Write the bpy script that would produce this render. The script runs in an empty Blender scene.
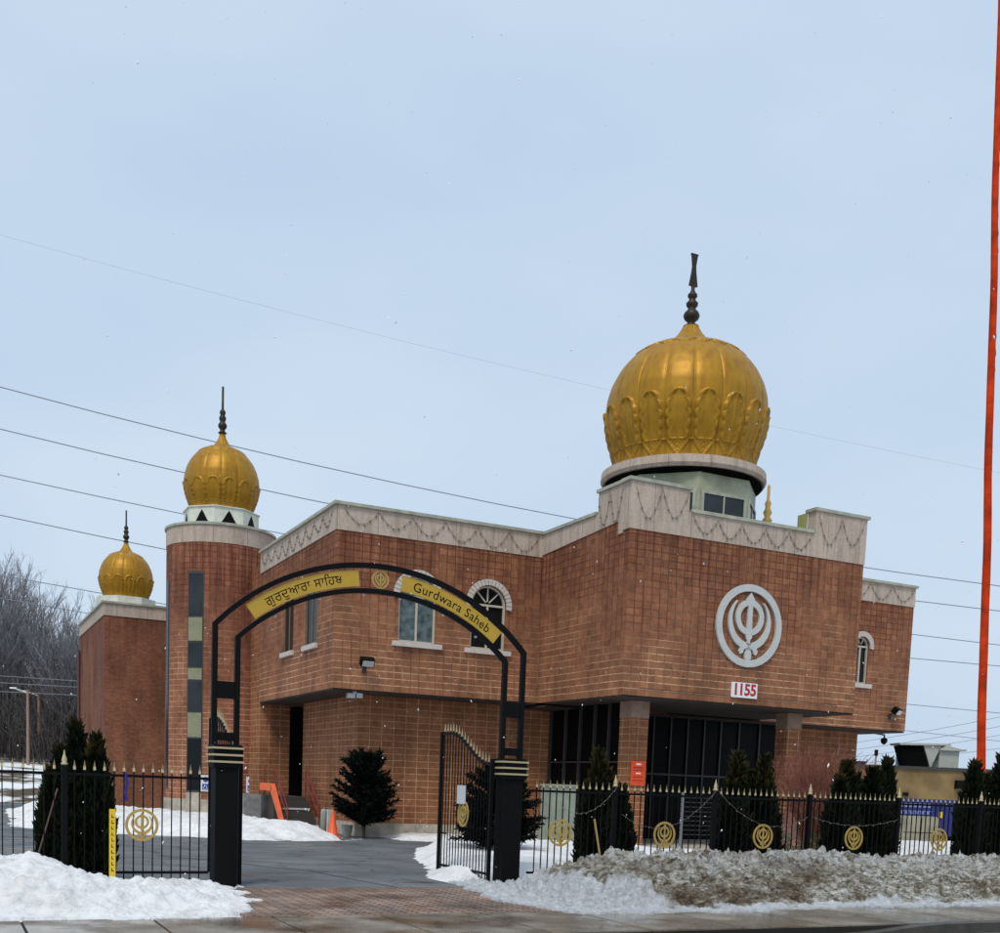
import bpy, math, random
import numpy as np
from mathutils import Vector, Matrix, noise
from mathutils.geometry import tessellate_polygon
random.seed(7)
S = bpy.context.scene
C = S.collection
R = math.radians

# ------------------------------------------------------------------ camera
cam = bpy.data.cameras.new('camera'); co = bpy.data.objects.new('camera', cam); C.objects.link(co)
_f, _px, _py = 1133.0, 500.0, 902.8
dn = Vector((80 - _px, 11800 - _py, _f)).normalized()          # direction of plumb, camera axes (x right, y down, z ahead)
up = -dn
fw = Vector((0, 0, 1)); fw = (fw - up * fw.dot(up)).normalized()
rt = fw.cross(up)
if rt.x < 0: rt = -rt
RW = Matrix((rt, fw, up))
cr, cu, cb = RW @ Vector((1, 0, 0)), RW @ Vector((0, -1, 0)), RW @ Vector((0, 0, -1))
mw = Matrix.Identity(4)
for i in range(3):
    mw[i][0], mw[i][1], mw[i][2] = cr[i], cu[i], cb[i]
mw.translation = Vector((0, 0, 1.75))
co.matrix_world = mw
cam.sensor_fit = 'HORIZONTAL'; cam.sensor_width = 36.0
cam.lens = _f / 1000 * 36.0
cam.shift_y = (_py - 466.5) / 1000.0
cam.clip_start = 0.1; cam.clip_end = 3000
S.camera = co

# ------------------------------------------------------------------ world, sun, exposure
w = bpy.data.worlds.new('World'); S.world = w; w.use_nodes = True
nt = w.node_tree; nt.nodes.clear()
def WN(t, **k):
    n = nt.nodes.new(t)
    for a_, b_ in k.items(): setattr(n, a_, b_)
    return n
out = WN('ShaderNodeOutputWorld'); bg = WN('ShaderNodeBackground'); bg2 = WN('ShaderNodeBackground'); ad = WN('ShaderNodeMixShader')
sky = WN('ShaderNodeTexSky'); sky.sky_type = 'NISHITA'; sky.sun_disc = False
SUN_EL, SUN_AZ = R(56), R(196)      # azimuth clockwise from +Y
sky.sun_elevation = SUN_EL; sky.sun_rotation = SUN_AZ; sky.air_density = 1.5; sky.dust_density = 3.0
nt.links.new(sky.outputs[0], bg.inputs[0]); bg.inputs[1].default_value = 0.08
tc = WN('ShaderNodeTexCoord'); nz = WN('ShaderNodeTexNoise'); mp = WN('ShaderNodeMapping')
mp.inputs['Scale'].default_value = (1.2, 1.2, 3.0)
nz.inputs['Scale'].default_value = 1.6; nz.inputs['Detail'].default_value = 4.0; nz.inputs['Roughness'].default_value = 0.45
nt.links.new(tc.outputs['Generated'], mp.inputs[0]); nt.links.new(mp.outputs[0], nz.inputs[0])
rp = WN('ShaderNodeValToRGB')
rp.color_ramp.elements[0].position = 0.36; rp.color_ramp.elements[0].color = (0.555, 0.70, 0.885, 1)
rp.color_ramp.elements[1].position = 0.66; rp.color_ramp.elements[1].color = (0.655, 0.785, 0.935, 1)
nt.links.new(nz.outputs[0], rp.inputs[0]); nt.links.new(rp.outputs[0], bg2.inputs[0]); bg2.inputs[1].default_value = 1.0
ad.inputs[0].default_value = 0.90                     # mostly cloud deck, a little clear sky through it
nt.links.new(bg.outputs[0], ad.inputs[1]); nt.links.new(bg2.outputs[0], ad.inputs[2])
nt.links.new(ad.outputs[0], out.inputs[0])
sl = bpy.data.lights.new('sun', 'SUN'); so = bpy.data.objects.new('sun', sl); C.objects.link(so)
sl.energy = 1.9; sl.angle = R(16); sl.color = (1.0, 0.93, 0.82)
sd = Vector((math.sin(SUN_AZ) * math.cos(SUN_EL), math.cos(SUN_AZ) * math.cos(SUN_EL), math.sin(SUN_EL)))
so.rotation_euler = sd.to_track_quat('Z', 'Y').to_euler()
S.render.engine = 'CYCLES'
S.view_settings.view_transform = 'Standard'; S.view_settings.look = 'None'
S.view_settings.exposure = 0.0; S.view_settings.gamma = 1.0

# ------------------------------------------------------------------ site frame: everything below is in (u, v, z) of the building's own grid
AX = R(26.378)
ca, sa = math.cos(AX), math.sin(AX)
OX, OY = -5.13, 33.652
def L(u, v, z=0): return Vector((OX + u * ca - v * sa, OY + u * sa + v * ca, z))
def UV(x, y): x -= OX; y -= OY; return (x * ca + y * sa, -x * sa + y * ca)

# ------------------------------------------------------------------ materials
MATS = {}
def mat(name, col, rough=0.7, metal=0.0, noise_amt=0.0, nscale=4.0, bump=0.0, bscale=30.0, spec=None, coat=0.0):
    if name in MATS: return MATS[name]
    m = bpy.data.materials.new(name); m.use_nodes = True; t = m.node_tree; p = t.nodes['Principled BSDF']
    p.inputs['Base Color'].default_value = (*col, 1); p.inputs['Roughness'].default_value = rough; p.inputs['Metallic'].default_value = metal
    if spec is not None: p.inputs['Specular IOR Level'].default_value = spec
    if coat: p.inputs['Coat Weight'].default_value = coat
    if noise_amt or bump:
        g = t.nodes.new('ShaderNodeNewGeometry')
    if noise_amt:
        n = t.nodes.new('ShaderNodeTexNoise'); n.inputs['Scale'].default_value = nscale; n.inputs['Detail'].default_value = 6
        r = t.nodes.new('ShaderNodeValToRGB')
        r.color_ramp.elements[0].position = 0.3; r.color_ramp.elements[1].position = 0.7
        r.color_ramp.elements[0].color = (*[c * (1 - noise_amt) for c in col], 1)
        r.color_ramp.elements[1].color = (*[min(1, c * (1 + noise_amt)) for c in col], 1)
        t.links.new(g.outputs['Position'], n.inputs['Vector']); t.links.new(n.outputs[0], r.inputs[0]); t.links.new(r.outputs[0], p.inputs['Base Color'])
    if bump:
        n2 = t.nodes.new('ShaderNodeTexNoise'); n2.inputs['Scale'].default_value = bscale; n2.inputs['Detail'].default_value = 5
        b = t.nodes.new('ShaderNodeBump'); b.inputs['Strength'].default_value = bump; b.inputs['Distance'].default_value = 0.02
        t.links.new(g.outputs['Position'], n2.inputs['Vector']); t.links.new(n2.outputs[0], b.inputs['Height']); t.links.new(b.outputs[0], p.inputs['Normal'])
    MATS[name] = m
    return m

class NB:                                             # small node-building helper
    def __init__(s, name):
        s.m = bpy.data.materials.new(name); s.m.use_nodes = True; s.t = s.m.node_tree; s.p = s.t.nodes['Principled BSDF']; MATS[name] = s.m
    def n(s, ty, **k):
        x = s.t.nodes.new(ty)
        for a_, b_ in k.items(): setattr(x, a_, b_)
        return x
    def l(s, a_, b_): s.t.links.new(a_, b_)
    def noise(s, vec, scale, detail=5, rough=0.55):
        x = s.n('ShaderNodeTexNoise'); x.inputs['Scale'].default_value = scale; x.inputs['Detail'].default_value = detail; x.inputs['Roughness'].default_value = rough
        if vec is not None: s.l(vec, x.inputs['Vector'])
        return x.outputs[0]
    def ramp(s, fac, stops):
        r = s.n('ShaderNodeValToRGB'); e = r.color_ramp.elements
        while len(e) < len(stops): e.new(0.5)
        for i, (p_, c_) in enumerate(stops):
            e[i].position = p_; e[i].color = (*c_, 1) if hasattr(c_, '__len__') else (c_, c_, c_, 1)
        s.l(fac, r.inputs[0]); return r.outputs[0]
    def mix(s, fac, a_, b_, mode='MIX'):
        x = s.n('ShaderNodeMix', data_type='RGBA', blend_type=mode)
        for v_, i_ in ((fac, 0), (a_, 6), (b_, 7)):
            if hasattr(v_, 'is_linked') or hasattr(v_, 'links'): s.l(v_, x.inputs[i_])
            elif i_ == 0: x.inputs[0].default_value = v_
            else: x.inputs[i_].default_value = (*v_, 1)
        return x.outputs[2]
    def map(s, vec, sc):
        x = s.n('ShaderNodeMapping'); x.inputs['Scale'].default_value = sc; s.l(vec, x.inputs[0]); return x.outputs[0]
    def bump(s, h, st=0.5, d=0.02, prev=None):
        b = s.n('ShaderNodeBump'); b.inputs['Strength'].default_value = st; b.inputs['Distance'].default_value = d; s.l(h, b.inputs['Height'])
        if prev is not None: s.l(prev, b.inputs['Normal'])
        s.l(b.outputs[0], s.p.inputs['Normal']); return b.outputs[0]

def brick(name, c1, c2, mort_lo, mort_hi, bw, rh, ms=0.012, zlo=4.4, zhi=7.5, stain=0.5, pits=True, vdark=0.0, tan=0.5):
    b = NB(name)
    uv = b.n('ShaderNodeUVMap').outputs[0]
    pos = b.n('ShaderNodeNewGeometry').outputs['Position']
    # slightly wandering joints, like split-faced block
    wob = b.n('ShaderNodeTexNoise'); wob.inputs['Scale'].default_value = 5.0; b.l(uv, wob.inputs['Vector'])
    vm = b.n('ShaderNodeVectorMath', operation='MULTIPLY_ADD'); b.l(wob.outputs['Color'], vm.inputs[0]); vm.inputs[1].default_value = (0.022, 0.022, 0); b.l(uv, vm.inputs[2])
    bt = b.n('ShaderNodeTexBrick'); bt.offset = 0.0; bt.squash = 1.0
    b.l(vm.outputs[0], bt.inputs['Vector']); bt.inputs['Scale'].default_value = 1.0
    bt.inputs['Color1'].default_value = (*c1, 1); bt.inputs['Color2'].default_value = (*c2, 1)
    bt.inputs['Mortar Size'].default_value = ms; bt.inputs['Mortar Smooth'].default_value = 0.3
    bt.inputs['Brick Width'].default_value = bw; bt.inputs['Row Height'].default_value = rh; bt.inputs['Bias'].default_value = 0.0
    # mortar: pale salts low on each wall, sooty near the parapet, patchy
    sep = b.n('ShaderNodeSeparateXYZ'); b.l(pos, sep.inputs[0])
    mr = b.n('ShaderNodeMapRange'); b.l(sep.outputs[2], mr.inputs[0]); mr.inputs[1].default_value = zlo; mr.inputs[2].default_value = zhi
    n1 = b.noise(pos, 0.55, 4)
    ma = b.n('ShaderNodeMath', operation='MULTIPLY_ADD'); b.l(n1, ma.inputs[0]); ma.inputs[1].default_value = 2.4; ma.inputs[2].default_value = -1.2
    mb_ = b.n('ShaderNodeMath', operation='ADD', use_clamp=True); b.l(ma.outputs[0], mb_.inputs[0]); b.l(mr.outputs[0], mb_.inputs[1])
    mort = b.mix(mb_.outputs[0], mort_lo, mort_hi)
    b.l(mort, bt.inputs['Mortar'])
    col = bt.outputs['Color']
    # paler, tanner faces low on the wall where salts have come out
    inv0 = b.n('ShaderNodeMath', operation='SUBTRACT', use_clamp=True); inv0.inputs[0].default_value = 1.0; b.l(mb_.outputs[0], inv0.inputs[1])
    tn = b.n('ShaderNodeMath', operation='MULTIPLY'); b.l(inv0.outputs[0], tn.inputs[0]); tn.inputs[1].default_value = tan
    col = b.mix(tn.outputs[0], col, b.mix(1.0, col, (1.22, 1.36, 1.38), 'MULTIPLY'))
    st = b.ramp(b.noise(b.map(pos, (1, 1, 0.35)), 1.1, 6, 0.65), [(0.36, 1 - stain), (0.6, 1.08)])
    col = b.mix(1.0, col, st, 'MULTIPLY')
    st2 = b.ramp(b.noise(pos, 9.0, 4, 0.6), [(0.3, 0.78), (0.7, 1.15)])
    col = b.mix(1.0, col, st2, 'MULTIPLY')
    # rain streaks below the parapet
    strk = b.noise(b.map(pos, (7, 7, 0.25)), 1.0, 3, 0.5)
    hi = b.n('ShaderNodeMapRange'); b.l(sep.outputs[2], hi.inputs[0]); hi.inputs[1].default_value = 6.8; hi.inputs[2].default_value = 9.0; hi.inputs[3].default_value = 0.0; hi.inputs[4].default_value = 0.5
    sr = b.ramp(strk, [(0.42, (0.35, 0.22, 0.18)), (0.56, (1, 1, 1))])
    col = b.mix(hi.outputs[0], col, b.mix(1.0, col, sr, 'MULTIPLY'))
    if pits:
        vo = b.n('ShaderNodeTexVoronoi'); vo.inputs['Scale'].default_value = 2.6; vo.inputs['Randomness'].default_value = 1.0; b.l(b.map(pos, (1, 1, 1.5)), vo.inputs['Vector'])
        pr = b.ramp(vo.outputs['Distance'], [(0.045, (0.25, 0.18, 0.16)), (0.10, (1, 1, 1))])
        pm = b.ramp(b.noise(pos, 0.9, 2), [(0.52, 0.0), (0.58, 1.0)])
        col = b.mix(pm, col, b.mix(1.0, col, pr, 'MULTIPLY'))
    if vdark:                                         # raked, sooty vertical joints
        b2 = b.n('ShaderNodeTexBrick'); b2.offset = 0.0; b.l(vm.outputs[0], b2.inputs['Vector']); b2.inputs['Scale'].default_value = 1.0
        b2.inputs['Brick Width'].default_value = bw; b2.inputs['Row Height'].default_value = 60.0; b2.inputs['Mortar Size'].default_value = ms * 0.95; b2.inputs['Mortar Smooth'].default_value = 0.2
        vf = b.n('ShaderNodeMath', operation='MULTIPLY'); b.l(b2.outputs['Fac'], vf.inputs[0])
        b.l(b.ramp(b.noise(b.map(pos, (1, 1, 0.5)), 0.9, 4), [(0.34, vdark * .35), (0.56, vdark)]), vf.inputs[1])
        col = b.mix(vf.outputs[0], col, (0.075, 0.03, 0.022))
    b.l(col, b.p.inputs['Base Color']); b.p.inputs['Roughness'].default_value = 0.85; b.p.inputs['Specular IOR Level'].default_value = 0.2
    inv = b.n('ShaderNodeMath', operation='SUBTRACT'); inv.inputs[0].default_value = 1.0; b.l(bt.outputs['Fac'], inv.inputs[1])
    n_ = b.bump(inv.outputs[0], 0.7, 0.015)
    b.bump(b.noise(pos, 26, 5), 0.5, 0.02, n_)
    return b.m

B_UP = brick('upper_block', (0.325, 0.136, 0.069), (0.240, 0.092, 0.048), (0.60, 0.36, 0.22), (0.16, 0.060, 0.040), 0.27, 0.20, 0.014, 4.4, 7.9, .30, True, .8, .6)
B_LOW = brick('lower_block', (0.315, 0.130, 0.060), (0.245, 0.092, 0.043), (0.52, 0.31, 0.18), (0.40, 0.215, 0.125), 0.40, 0.20, 0.013, 0.5, 9, 0.30, True, 0, .25)
B_TOW = brick('tower_block', (0.335, 0.132, 0.075), (0.25, 0.092, 0.052), (0.58, 0.34, 0.21), (0.17, 0.065, 0.042), 0.26, 0.20, 0.014, 3.5, 8.8, .30, True, .5, .4)
B_BRK = brick('clay_brick', (0.27, 0.105, 0.058), (0.20, 0.074, 0.042), (0.25, 0.13, 0.08), (0.17, 0.075, 0.048), 0.21, 0.075, 0.008, 0.5, 9, 0.35)

def stone_mat(name, col, joint=1.25):
    b = NB(name); uv = b.n('ShaderNodeUVMap').outputs[0]; pos = b.n('ShaderNodeNewGeometry').outputs['Position']
    bt = b.n('ShaderNodeTexBrick'); bt.offset = 0.0; b.l(uv, bt.inputs['Vector']); bt.inputs['Scale'].default_value = 1
    bt.inputs['Brick Width'].default_value = joint; bt.inputs['Row Height'].default_value = 50; bt.inputs['Mortar Size'].default_value = 0.008
    bt.inputs['Color1'].default_value = (*col, 1); bt.inputs['Color2'].default_value = (*[c * 0.9 for c in col], 1); bt.inputs['Mortar'].default_value = (*[c * 0.35 for c in col], 1)
    st = b.ramp(b.noise(b.map(pos, (5, 5, 0.6)), 1.0, 5, 0.6), [(0.30, (0.74, 0.68, 0.64)), (0.55, (1.04, 1.04, 1.04))])
    c = b.mix(1.0, bt.outputs[0], st, 'MULTIPLY')
    st = b.ramp(b.noise(pos, 14, 4), [(0.3, 0.86), (0.7, 1.08)])
    c = b.mix(1.0, c, st, 'MULTIPLY')
    b.l(c, b.p.inputs['Base Color']); b.p.inputs['Roughness'].default_value = 0.9
    b.bump(b.noise(pos, 40, 4), 0.3, 0.01)
    return b.m
STONE = stone_mat('cast_stone', (0.50, 0.405, 0.33))
STONE_W = mat('pale_stone', (0.55, 0.495, 0.44), 0.85, noise_amt=0.12, nscale=9)
CONC = mat('concrete', (0.42, 0.38, 0.31), 0.9, noise_amt=0.3, nscale=3, bump=0.3)
COPE = mat('grey_green_flashing', (0.36, 0.37, 0.285), 0.5, 0.1, noise_amt=0.25, nscale=3)
DRUM = mat('painted_drum', (0.32, 0.33, 0.22), 0.6, noise_amt=0.25, nscale=2)
DRUMW = mat('white_drum', (0.62, 0.63, 0.55), 0.6, noise_amt=0.15, nscale=3)
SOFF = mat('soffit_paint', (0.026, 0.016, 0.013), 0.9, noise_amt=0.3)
DARK = mat('dark_interior', (0.004, 0.004, 0.004), 0.95, spec=0.05)
GLASS = mat('dark_glass', (0.006, 0.008, 0.009), 0.15, spec=0.22)
GLASSP = mat('porch_glass', (0.003, 0.0035, 0.004), 0.35, spec=0.06)
GLASST = mat('tower_glass', (0.018, 0.024, 0.027), 0.12, spec=0.35, noise_amt=.6, nscale=.9)
FRAME = mat('cream_frame', (0.50, 0.47, 0.38), 0.5)
PMUL = mat('porch_mullion', (0.018, 0.018, 0.019), 0.5)
MULL = mat('grey_mullion', (0.055, 0.055, 0.055), 0.45, 0.3)
PANEL = mat('olive_panel', (0.24, 0.245, 0.15), 0.6, noise_amt=0.15)
IRON = mat('black_iron', (0.0035, 0.0035, 0.004), 0.6, spec=0.12)
GOLDP = mat('gold_paint', (0.46, 0.31, 0.075), 0.5, 0.15, noise_amt=0.12, nscale=20)
TIP = mat('pale_gold_tip', (0.47, 0.385, 0.22), 0.5, 0.2)
PLATE = mat('mustard_plate', (0.50, 0.31, 0.025), 0.55, noise_amt=0.06, nscale=8)
EMB = mat('grey_emblem', (0.50, 0.52, 0.50), 0.6, noise_amt=0.06)
BLK = mat('black_paint', (0.004, 0.004, 0.004), 0.6, spec=0.1)
WHT = mat('white_paint', (0.78, 0.77, 0.78), 0.5)
RED = mat('red_letter', (0.42, 0.012, 0.03), 0.5)
ORG = mat('orange_paint', (0.80, 0.15, 0.05), 0.55, noise_amt=0.15, nscale=6)
MAR = mat('maroon_rail', (0.20, 0.03, 0.02), 0.5)
YEL = mat('yellow_marker', (0.75, 0.50, 0.01), 0.45)
BLU = mat('sign_blue', (0.02, 0.09, 0.40), 0.5)
WOOD = mat('weathered_stake', (0.50, 0.34, 0.12), 0.8, noise_amt=0.2, nscale=20)
BARK = mat('grey_bark', (0.060, 0.052, 0.050), 0.95, noise_amt=0.4, nscale=6)
POLEM = mat('pole_wood', (0.30, 0.20, 0.14), 0.9)
CABLE = mat('cable', (0.23, 0.27, 0.33), 0.8)
FINM = mat('dark_bronze', (0.030, 0.020, 0.012), 0.5, 0.4)
GREYBOX = mat('grey_green_cabinet', (0.25, 0.28, 0.22), 0.6, noise_amt=0.15)
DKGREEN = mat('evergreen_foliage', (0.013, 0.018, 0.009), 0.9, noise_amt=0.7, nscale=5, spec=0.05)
DKOLIVE = mat('bronzed_foliage', (0.045, 0.036, 0.012), 0.9, noise_amt=0.5, nscale=6, spec=0.05)
TWIGR = mat('red_twigs', (0.17, 0.055, 0.035), 0.8, noise_amt=0.3)
TRUNK = mat('brown_bark', (0.06, 0.045, 0.035), 0.9)

def gold_dome():
    b = NB('dome_gold'); pos = b.n('ShaderNodeNewGeometry').outputs['Position']
    c = b.ramp(b.noise(pos, 2.2, 6, 0.6), [(0.3, (0.345, 0.175, 0.010)), (0.7, (0.43, 0.222, 0.014))])
    st = b.ramp(b.noise(b.map(pos, (6, 6, 0.7)), 1.0, 4), [(0.30, (0.80, 0.74, 0.68)), (0.55, (1, 1, 1))])
    c = b.mix(1.0, c, st, 'MULTIPLY')
    b.l(c, b.p.inputs['Base Color']); b.p.inputs['Roughness'].default_value = 0.46; b.p.inputs['Metallic'].default_value = 0.30; b.p.inputs['Specular IOR Level'].default_value = 0.3
    b.bump(b.noise(pos, 12, 4), 0.12, 0.02)
    return b.m
DOME = gold_dome()

def snow_mat(name, dirty):
    b = NB(name); pos = b.n('ShaderNodeNewGeometry').outputs['Position']
    if dirty:
        flk = b.noise(b.map(pos, (1, 1, 2.6)), 6.5, 10, 0.82)
        c = b.ramp(flk, [(0.38, (0.045, 0.036, 0.027)), (0.455, (0.20, 0.175, 0.135)), (0.51, (0.42, 0.395, 0.34)), (0.56, (0.66, 0.66, 0.64)), (0.61, (0.86, 0.88, 0.90))])
        br = b.ramp(b.noise(b.map(pos, (1, 1, 1.6)), 0.75, 5, 0.6), [(0.41, (0.40, 0.32, 0.22)), (0.50, (0.80, 0.75, 0.66)), (0.58, (1.12, 1.12, 1.10))])
        c = b.mix(1.0, c, br, 'MULTIPLY')
        # cleaner lumps along the crest
        spz = b.n('ShaderNodeSeparateXYZ'); b.l(pos, spz.inputs[0]); mz = b.n('ShaderNodeMapRange'); b.l(spz.outputs[2], mz.inputs[0]); mz.inputs[1].default_value = 0.42; mz.inputs[2].default_value = 0.72; mz.inputs[4].default_value = 0.75
        cm = b.n('ShaderNodeMath', operation='MULTIPLY'); b.l(mz.outputs[0], cm.inputs[0]); b.l(b.ramp(b.noise(pos, 5, 8, 0.7), [(0.44, 0.0), (0.56, 1.0)]), cm.inputs[1])
        c = b.mix(cm.outputs[0], c, (0.80, 0.805, 0.81))
        # clean snow on the low outer skirt of the pile
        sp = b.n('ShaderNodeSeparateXYZ'); b.l(pos, sp.inputs[0])
        at = b.n('ShaderNodeAttribute'); at.attribute_name = 'clean'
        c = b.mix(at.outputs['Fac'], c, b.ramp(b.noise(pos, 9, 6), [(0.3, (0.55, 0.58, 0.62)), (0.6, (0.84, 0.86, 0.89))]))
        b.l(c, b.p.inputs['Base Color']); b.p.inputs['Roughness'].default_value = 0.55
        n1 = b.bump(b.noise(b.map(pos, (1, 1, 1.8)), 10, 9, 0.75), 1.0, 0.11)
        b.bump(b.noise(pos, 35, 5, 0.7), 0.9, 0.03, n1)
    else:
        c = b.ramp(b.noise(pos, 2.2, 9, 0.68), [(0.30, (0.60, 0.60, 0.59)), (0.50, (0.82, 0.82, 0.825)), (0.7, (0.89, 0.89, 0.895))])
        g = b.ramp(b.noise(pos, 11, 5, 0.6), [(0.33, (0.62, 0.58, 0.54)), (0.42, (1, 1, 1))])
        c = b.mix(0.35, c, b.mix(1.0, c, g, 'MULTIPLY'))
        b.l(c, b.p.inputs['Base Color']); b.p.inputs['Roughness'].default_value = 0.75
        n1 = b.bump(b.noise(b.map(pos, (1, 1, 1.5)), 6, 8, 0.68), 0.9, 0.08)
        b.bump(b.noise(pos, 45, 4), 0.3, 0.01, n1)
    b.p.inputs['Specular IOR Level'].default_value = 0.3
    return b.m
SNOW = snow_mat('snow_clean', False); SNOWD = snow_mat('snow_dirty', True)

def asphalt(name, col, wet):
    b = NB(name); pos = b.n('ShaderNodeNewGeometry').outputs['Position']
    big = b.noise(pos, 0.35, 6, 0.6)
    c = b.ramp(big, [(0.3, tuple(x * 0.7 for x in col)), (0.7, tuple(x * 1.25 for x in col))])
    f_ = b.ramp(b.noise(pos, 60, 3), [(0.35, 0.62), (0.65, 1.38)])
    c = b.mix(1.0, c, f_, 'MULTIPLY')
    salt = b.ramp(b.noise(b.map(pos, (0.5, 2.0, 1)), 0.9, 6, 0.7), [(0.48, 0.0), (0.66, 0.45)])
    cr = b.n('ShaderNodeTexVoronoi', feature='DISTANCE_TO_EDGE'); cr.inputs['Scale'].default_value = 0.42; wv_ = b.n('ShaderNodeVectorMath', operation='MULTIPLY_ADD'); nn_ = b.n('ShaderNodeTexNoise'); nn_.inputs['Scale'].default_value = 1.5; nn_.inputs['Detail'].default_value = 6; b.l(pos, nn_.inputs['Vector']); b.l(nn_.outputs['Color'], wv_.inputs[0]); wv_.inputs[1].default_value = (1.1, 1.1, 0); b.l(pos, wv_.inputs[2]); b.l(wv_.outputs[0], cr.inputs['Vector'])
    c = b.mix(1.0, c, b.ramp(cr.outputs['Distance'], [(0.004, (0.35, 0.35, 0.35)), (0.014, (1, 1, 1))]), 'MULTIPLY')
    c = b.mix(salt, c, tuple(min(1, x * 2.2) for x in col))
    b.l(c, b.p.inputs['Base Color'])
    r = b.ramp(b.noise(pos, 0.8, 5), [(0.35, wet), (0.6, 0.85)]); b.l(r, b.p.inputs['Roughness'])
    b.bump(b.noise(pos, 90, 3), 0.35, 0.006)
    return b.m
ASPH = asphalt('asphalt_lot', (0.108, 0.117, 0.126), 0.35); ROADM = asphalt('asphalt_road', (0.06, 0.065, 0.072), 0.2)

def paver():
    b = NB('brick_pavers'); uv = b.n('ShaderNodeUVMap').outputs[0]; pos = b.n('ShaderNodeNewGeometry').outputs['Position']
    bt = b.n('ShaderNodeTexBrick'); bt.offset = 0.5
    vr = b.n('ShaderNodeMapping'); vr.inputs['Rotation'].default_value = (0, 0, R(45)); b.l(uv, vr.inputs[0]); b.l(vr.outputs[0], bt.inputs['Vector'])
    bt.inputs['Scale'].default_value = 1; bt.inputs['Brick Width'].default_value = 0.24; bt.inputs['Row Height'].default_value = 0.12; bt.inputs['Mortar Size'].default_value = 0.014
    bt.inputs['Color1'].default_value = (0.35, 0.235, 0.175, 1); bt.inputs['Color2'].default_value = (0.24, 0.185, 0.155, 1); bt.inputs['Mortar'].default_value = (0.02, 0.016, 0.014, 1)
    st = b.ramp(b.noise(pos, 1.2, 6, 0.65), [(0.32, (0.42, 0.38, 0.36)), (0.62, (1.3, 1.25, 1.2))])
    c = b.mix(1.0, bt.outputs[0], st, 'MULTIPLY')
    b.l(c, b.p.inputs['Base Color'])
    r = b.ramp(b.noise(pos, 1.5, 5), [(0.4, 0.22), (0.6, 0.7)]); b.l(r, b.p.inputs['Roughness'])
    iv = b.n('ShaderNodeMath', operation='SUBTRACT'); iv.inputs[0].default_value = 1.0; b.l(bt.outputs['Fac'], iv.inputs[1])
    n_ = b.bump(iv.outputs[0], 0.8, 0.01); b.bump(b.noise(pos, 30, 4), 0.5, 0.01, n_)
    return b.m
PAVE = paver()

def sidewalk_mat():
    b = NB('wet_concrete'); uv = b.n('ShaderNodeUVMap').outputs[0]; pos = b.n('ShaderNodeNewGeometry').outputs['Position']
    c = b.ramp(b.noise(pos, 0.7, 6, 0.6), [(0.34, (0.075, 0.052, 0.032)), (0.5, (0.165, 0.135, 0.10)), (0.66, (0.30, 0.27, 0.225))])
    f_ = b.ramp(b.noise(pos, 22, 5, 0.6), [(0.35, 0.82), (0.65, 1.15)])
    c = b.mix(1.0, c, f_, 'MULTIPLY')
    b.l(c, b.p.inputs['Base Color'])
    r = b.ramp(b.noise(pos, 0.9, 4), [(0.42, 0.06), (0.60, 0.5)]); b.l(r, b.p.inputs['Roughness'])
    b.bump(b.noise(pos, 50, 4), 0.25, 0.005)
    return b.m
WALK = sidewalk_mat()

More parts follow.
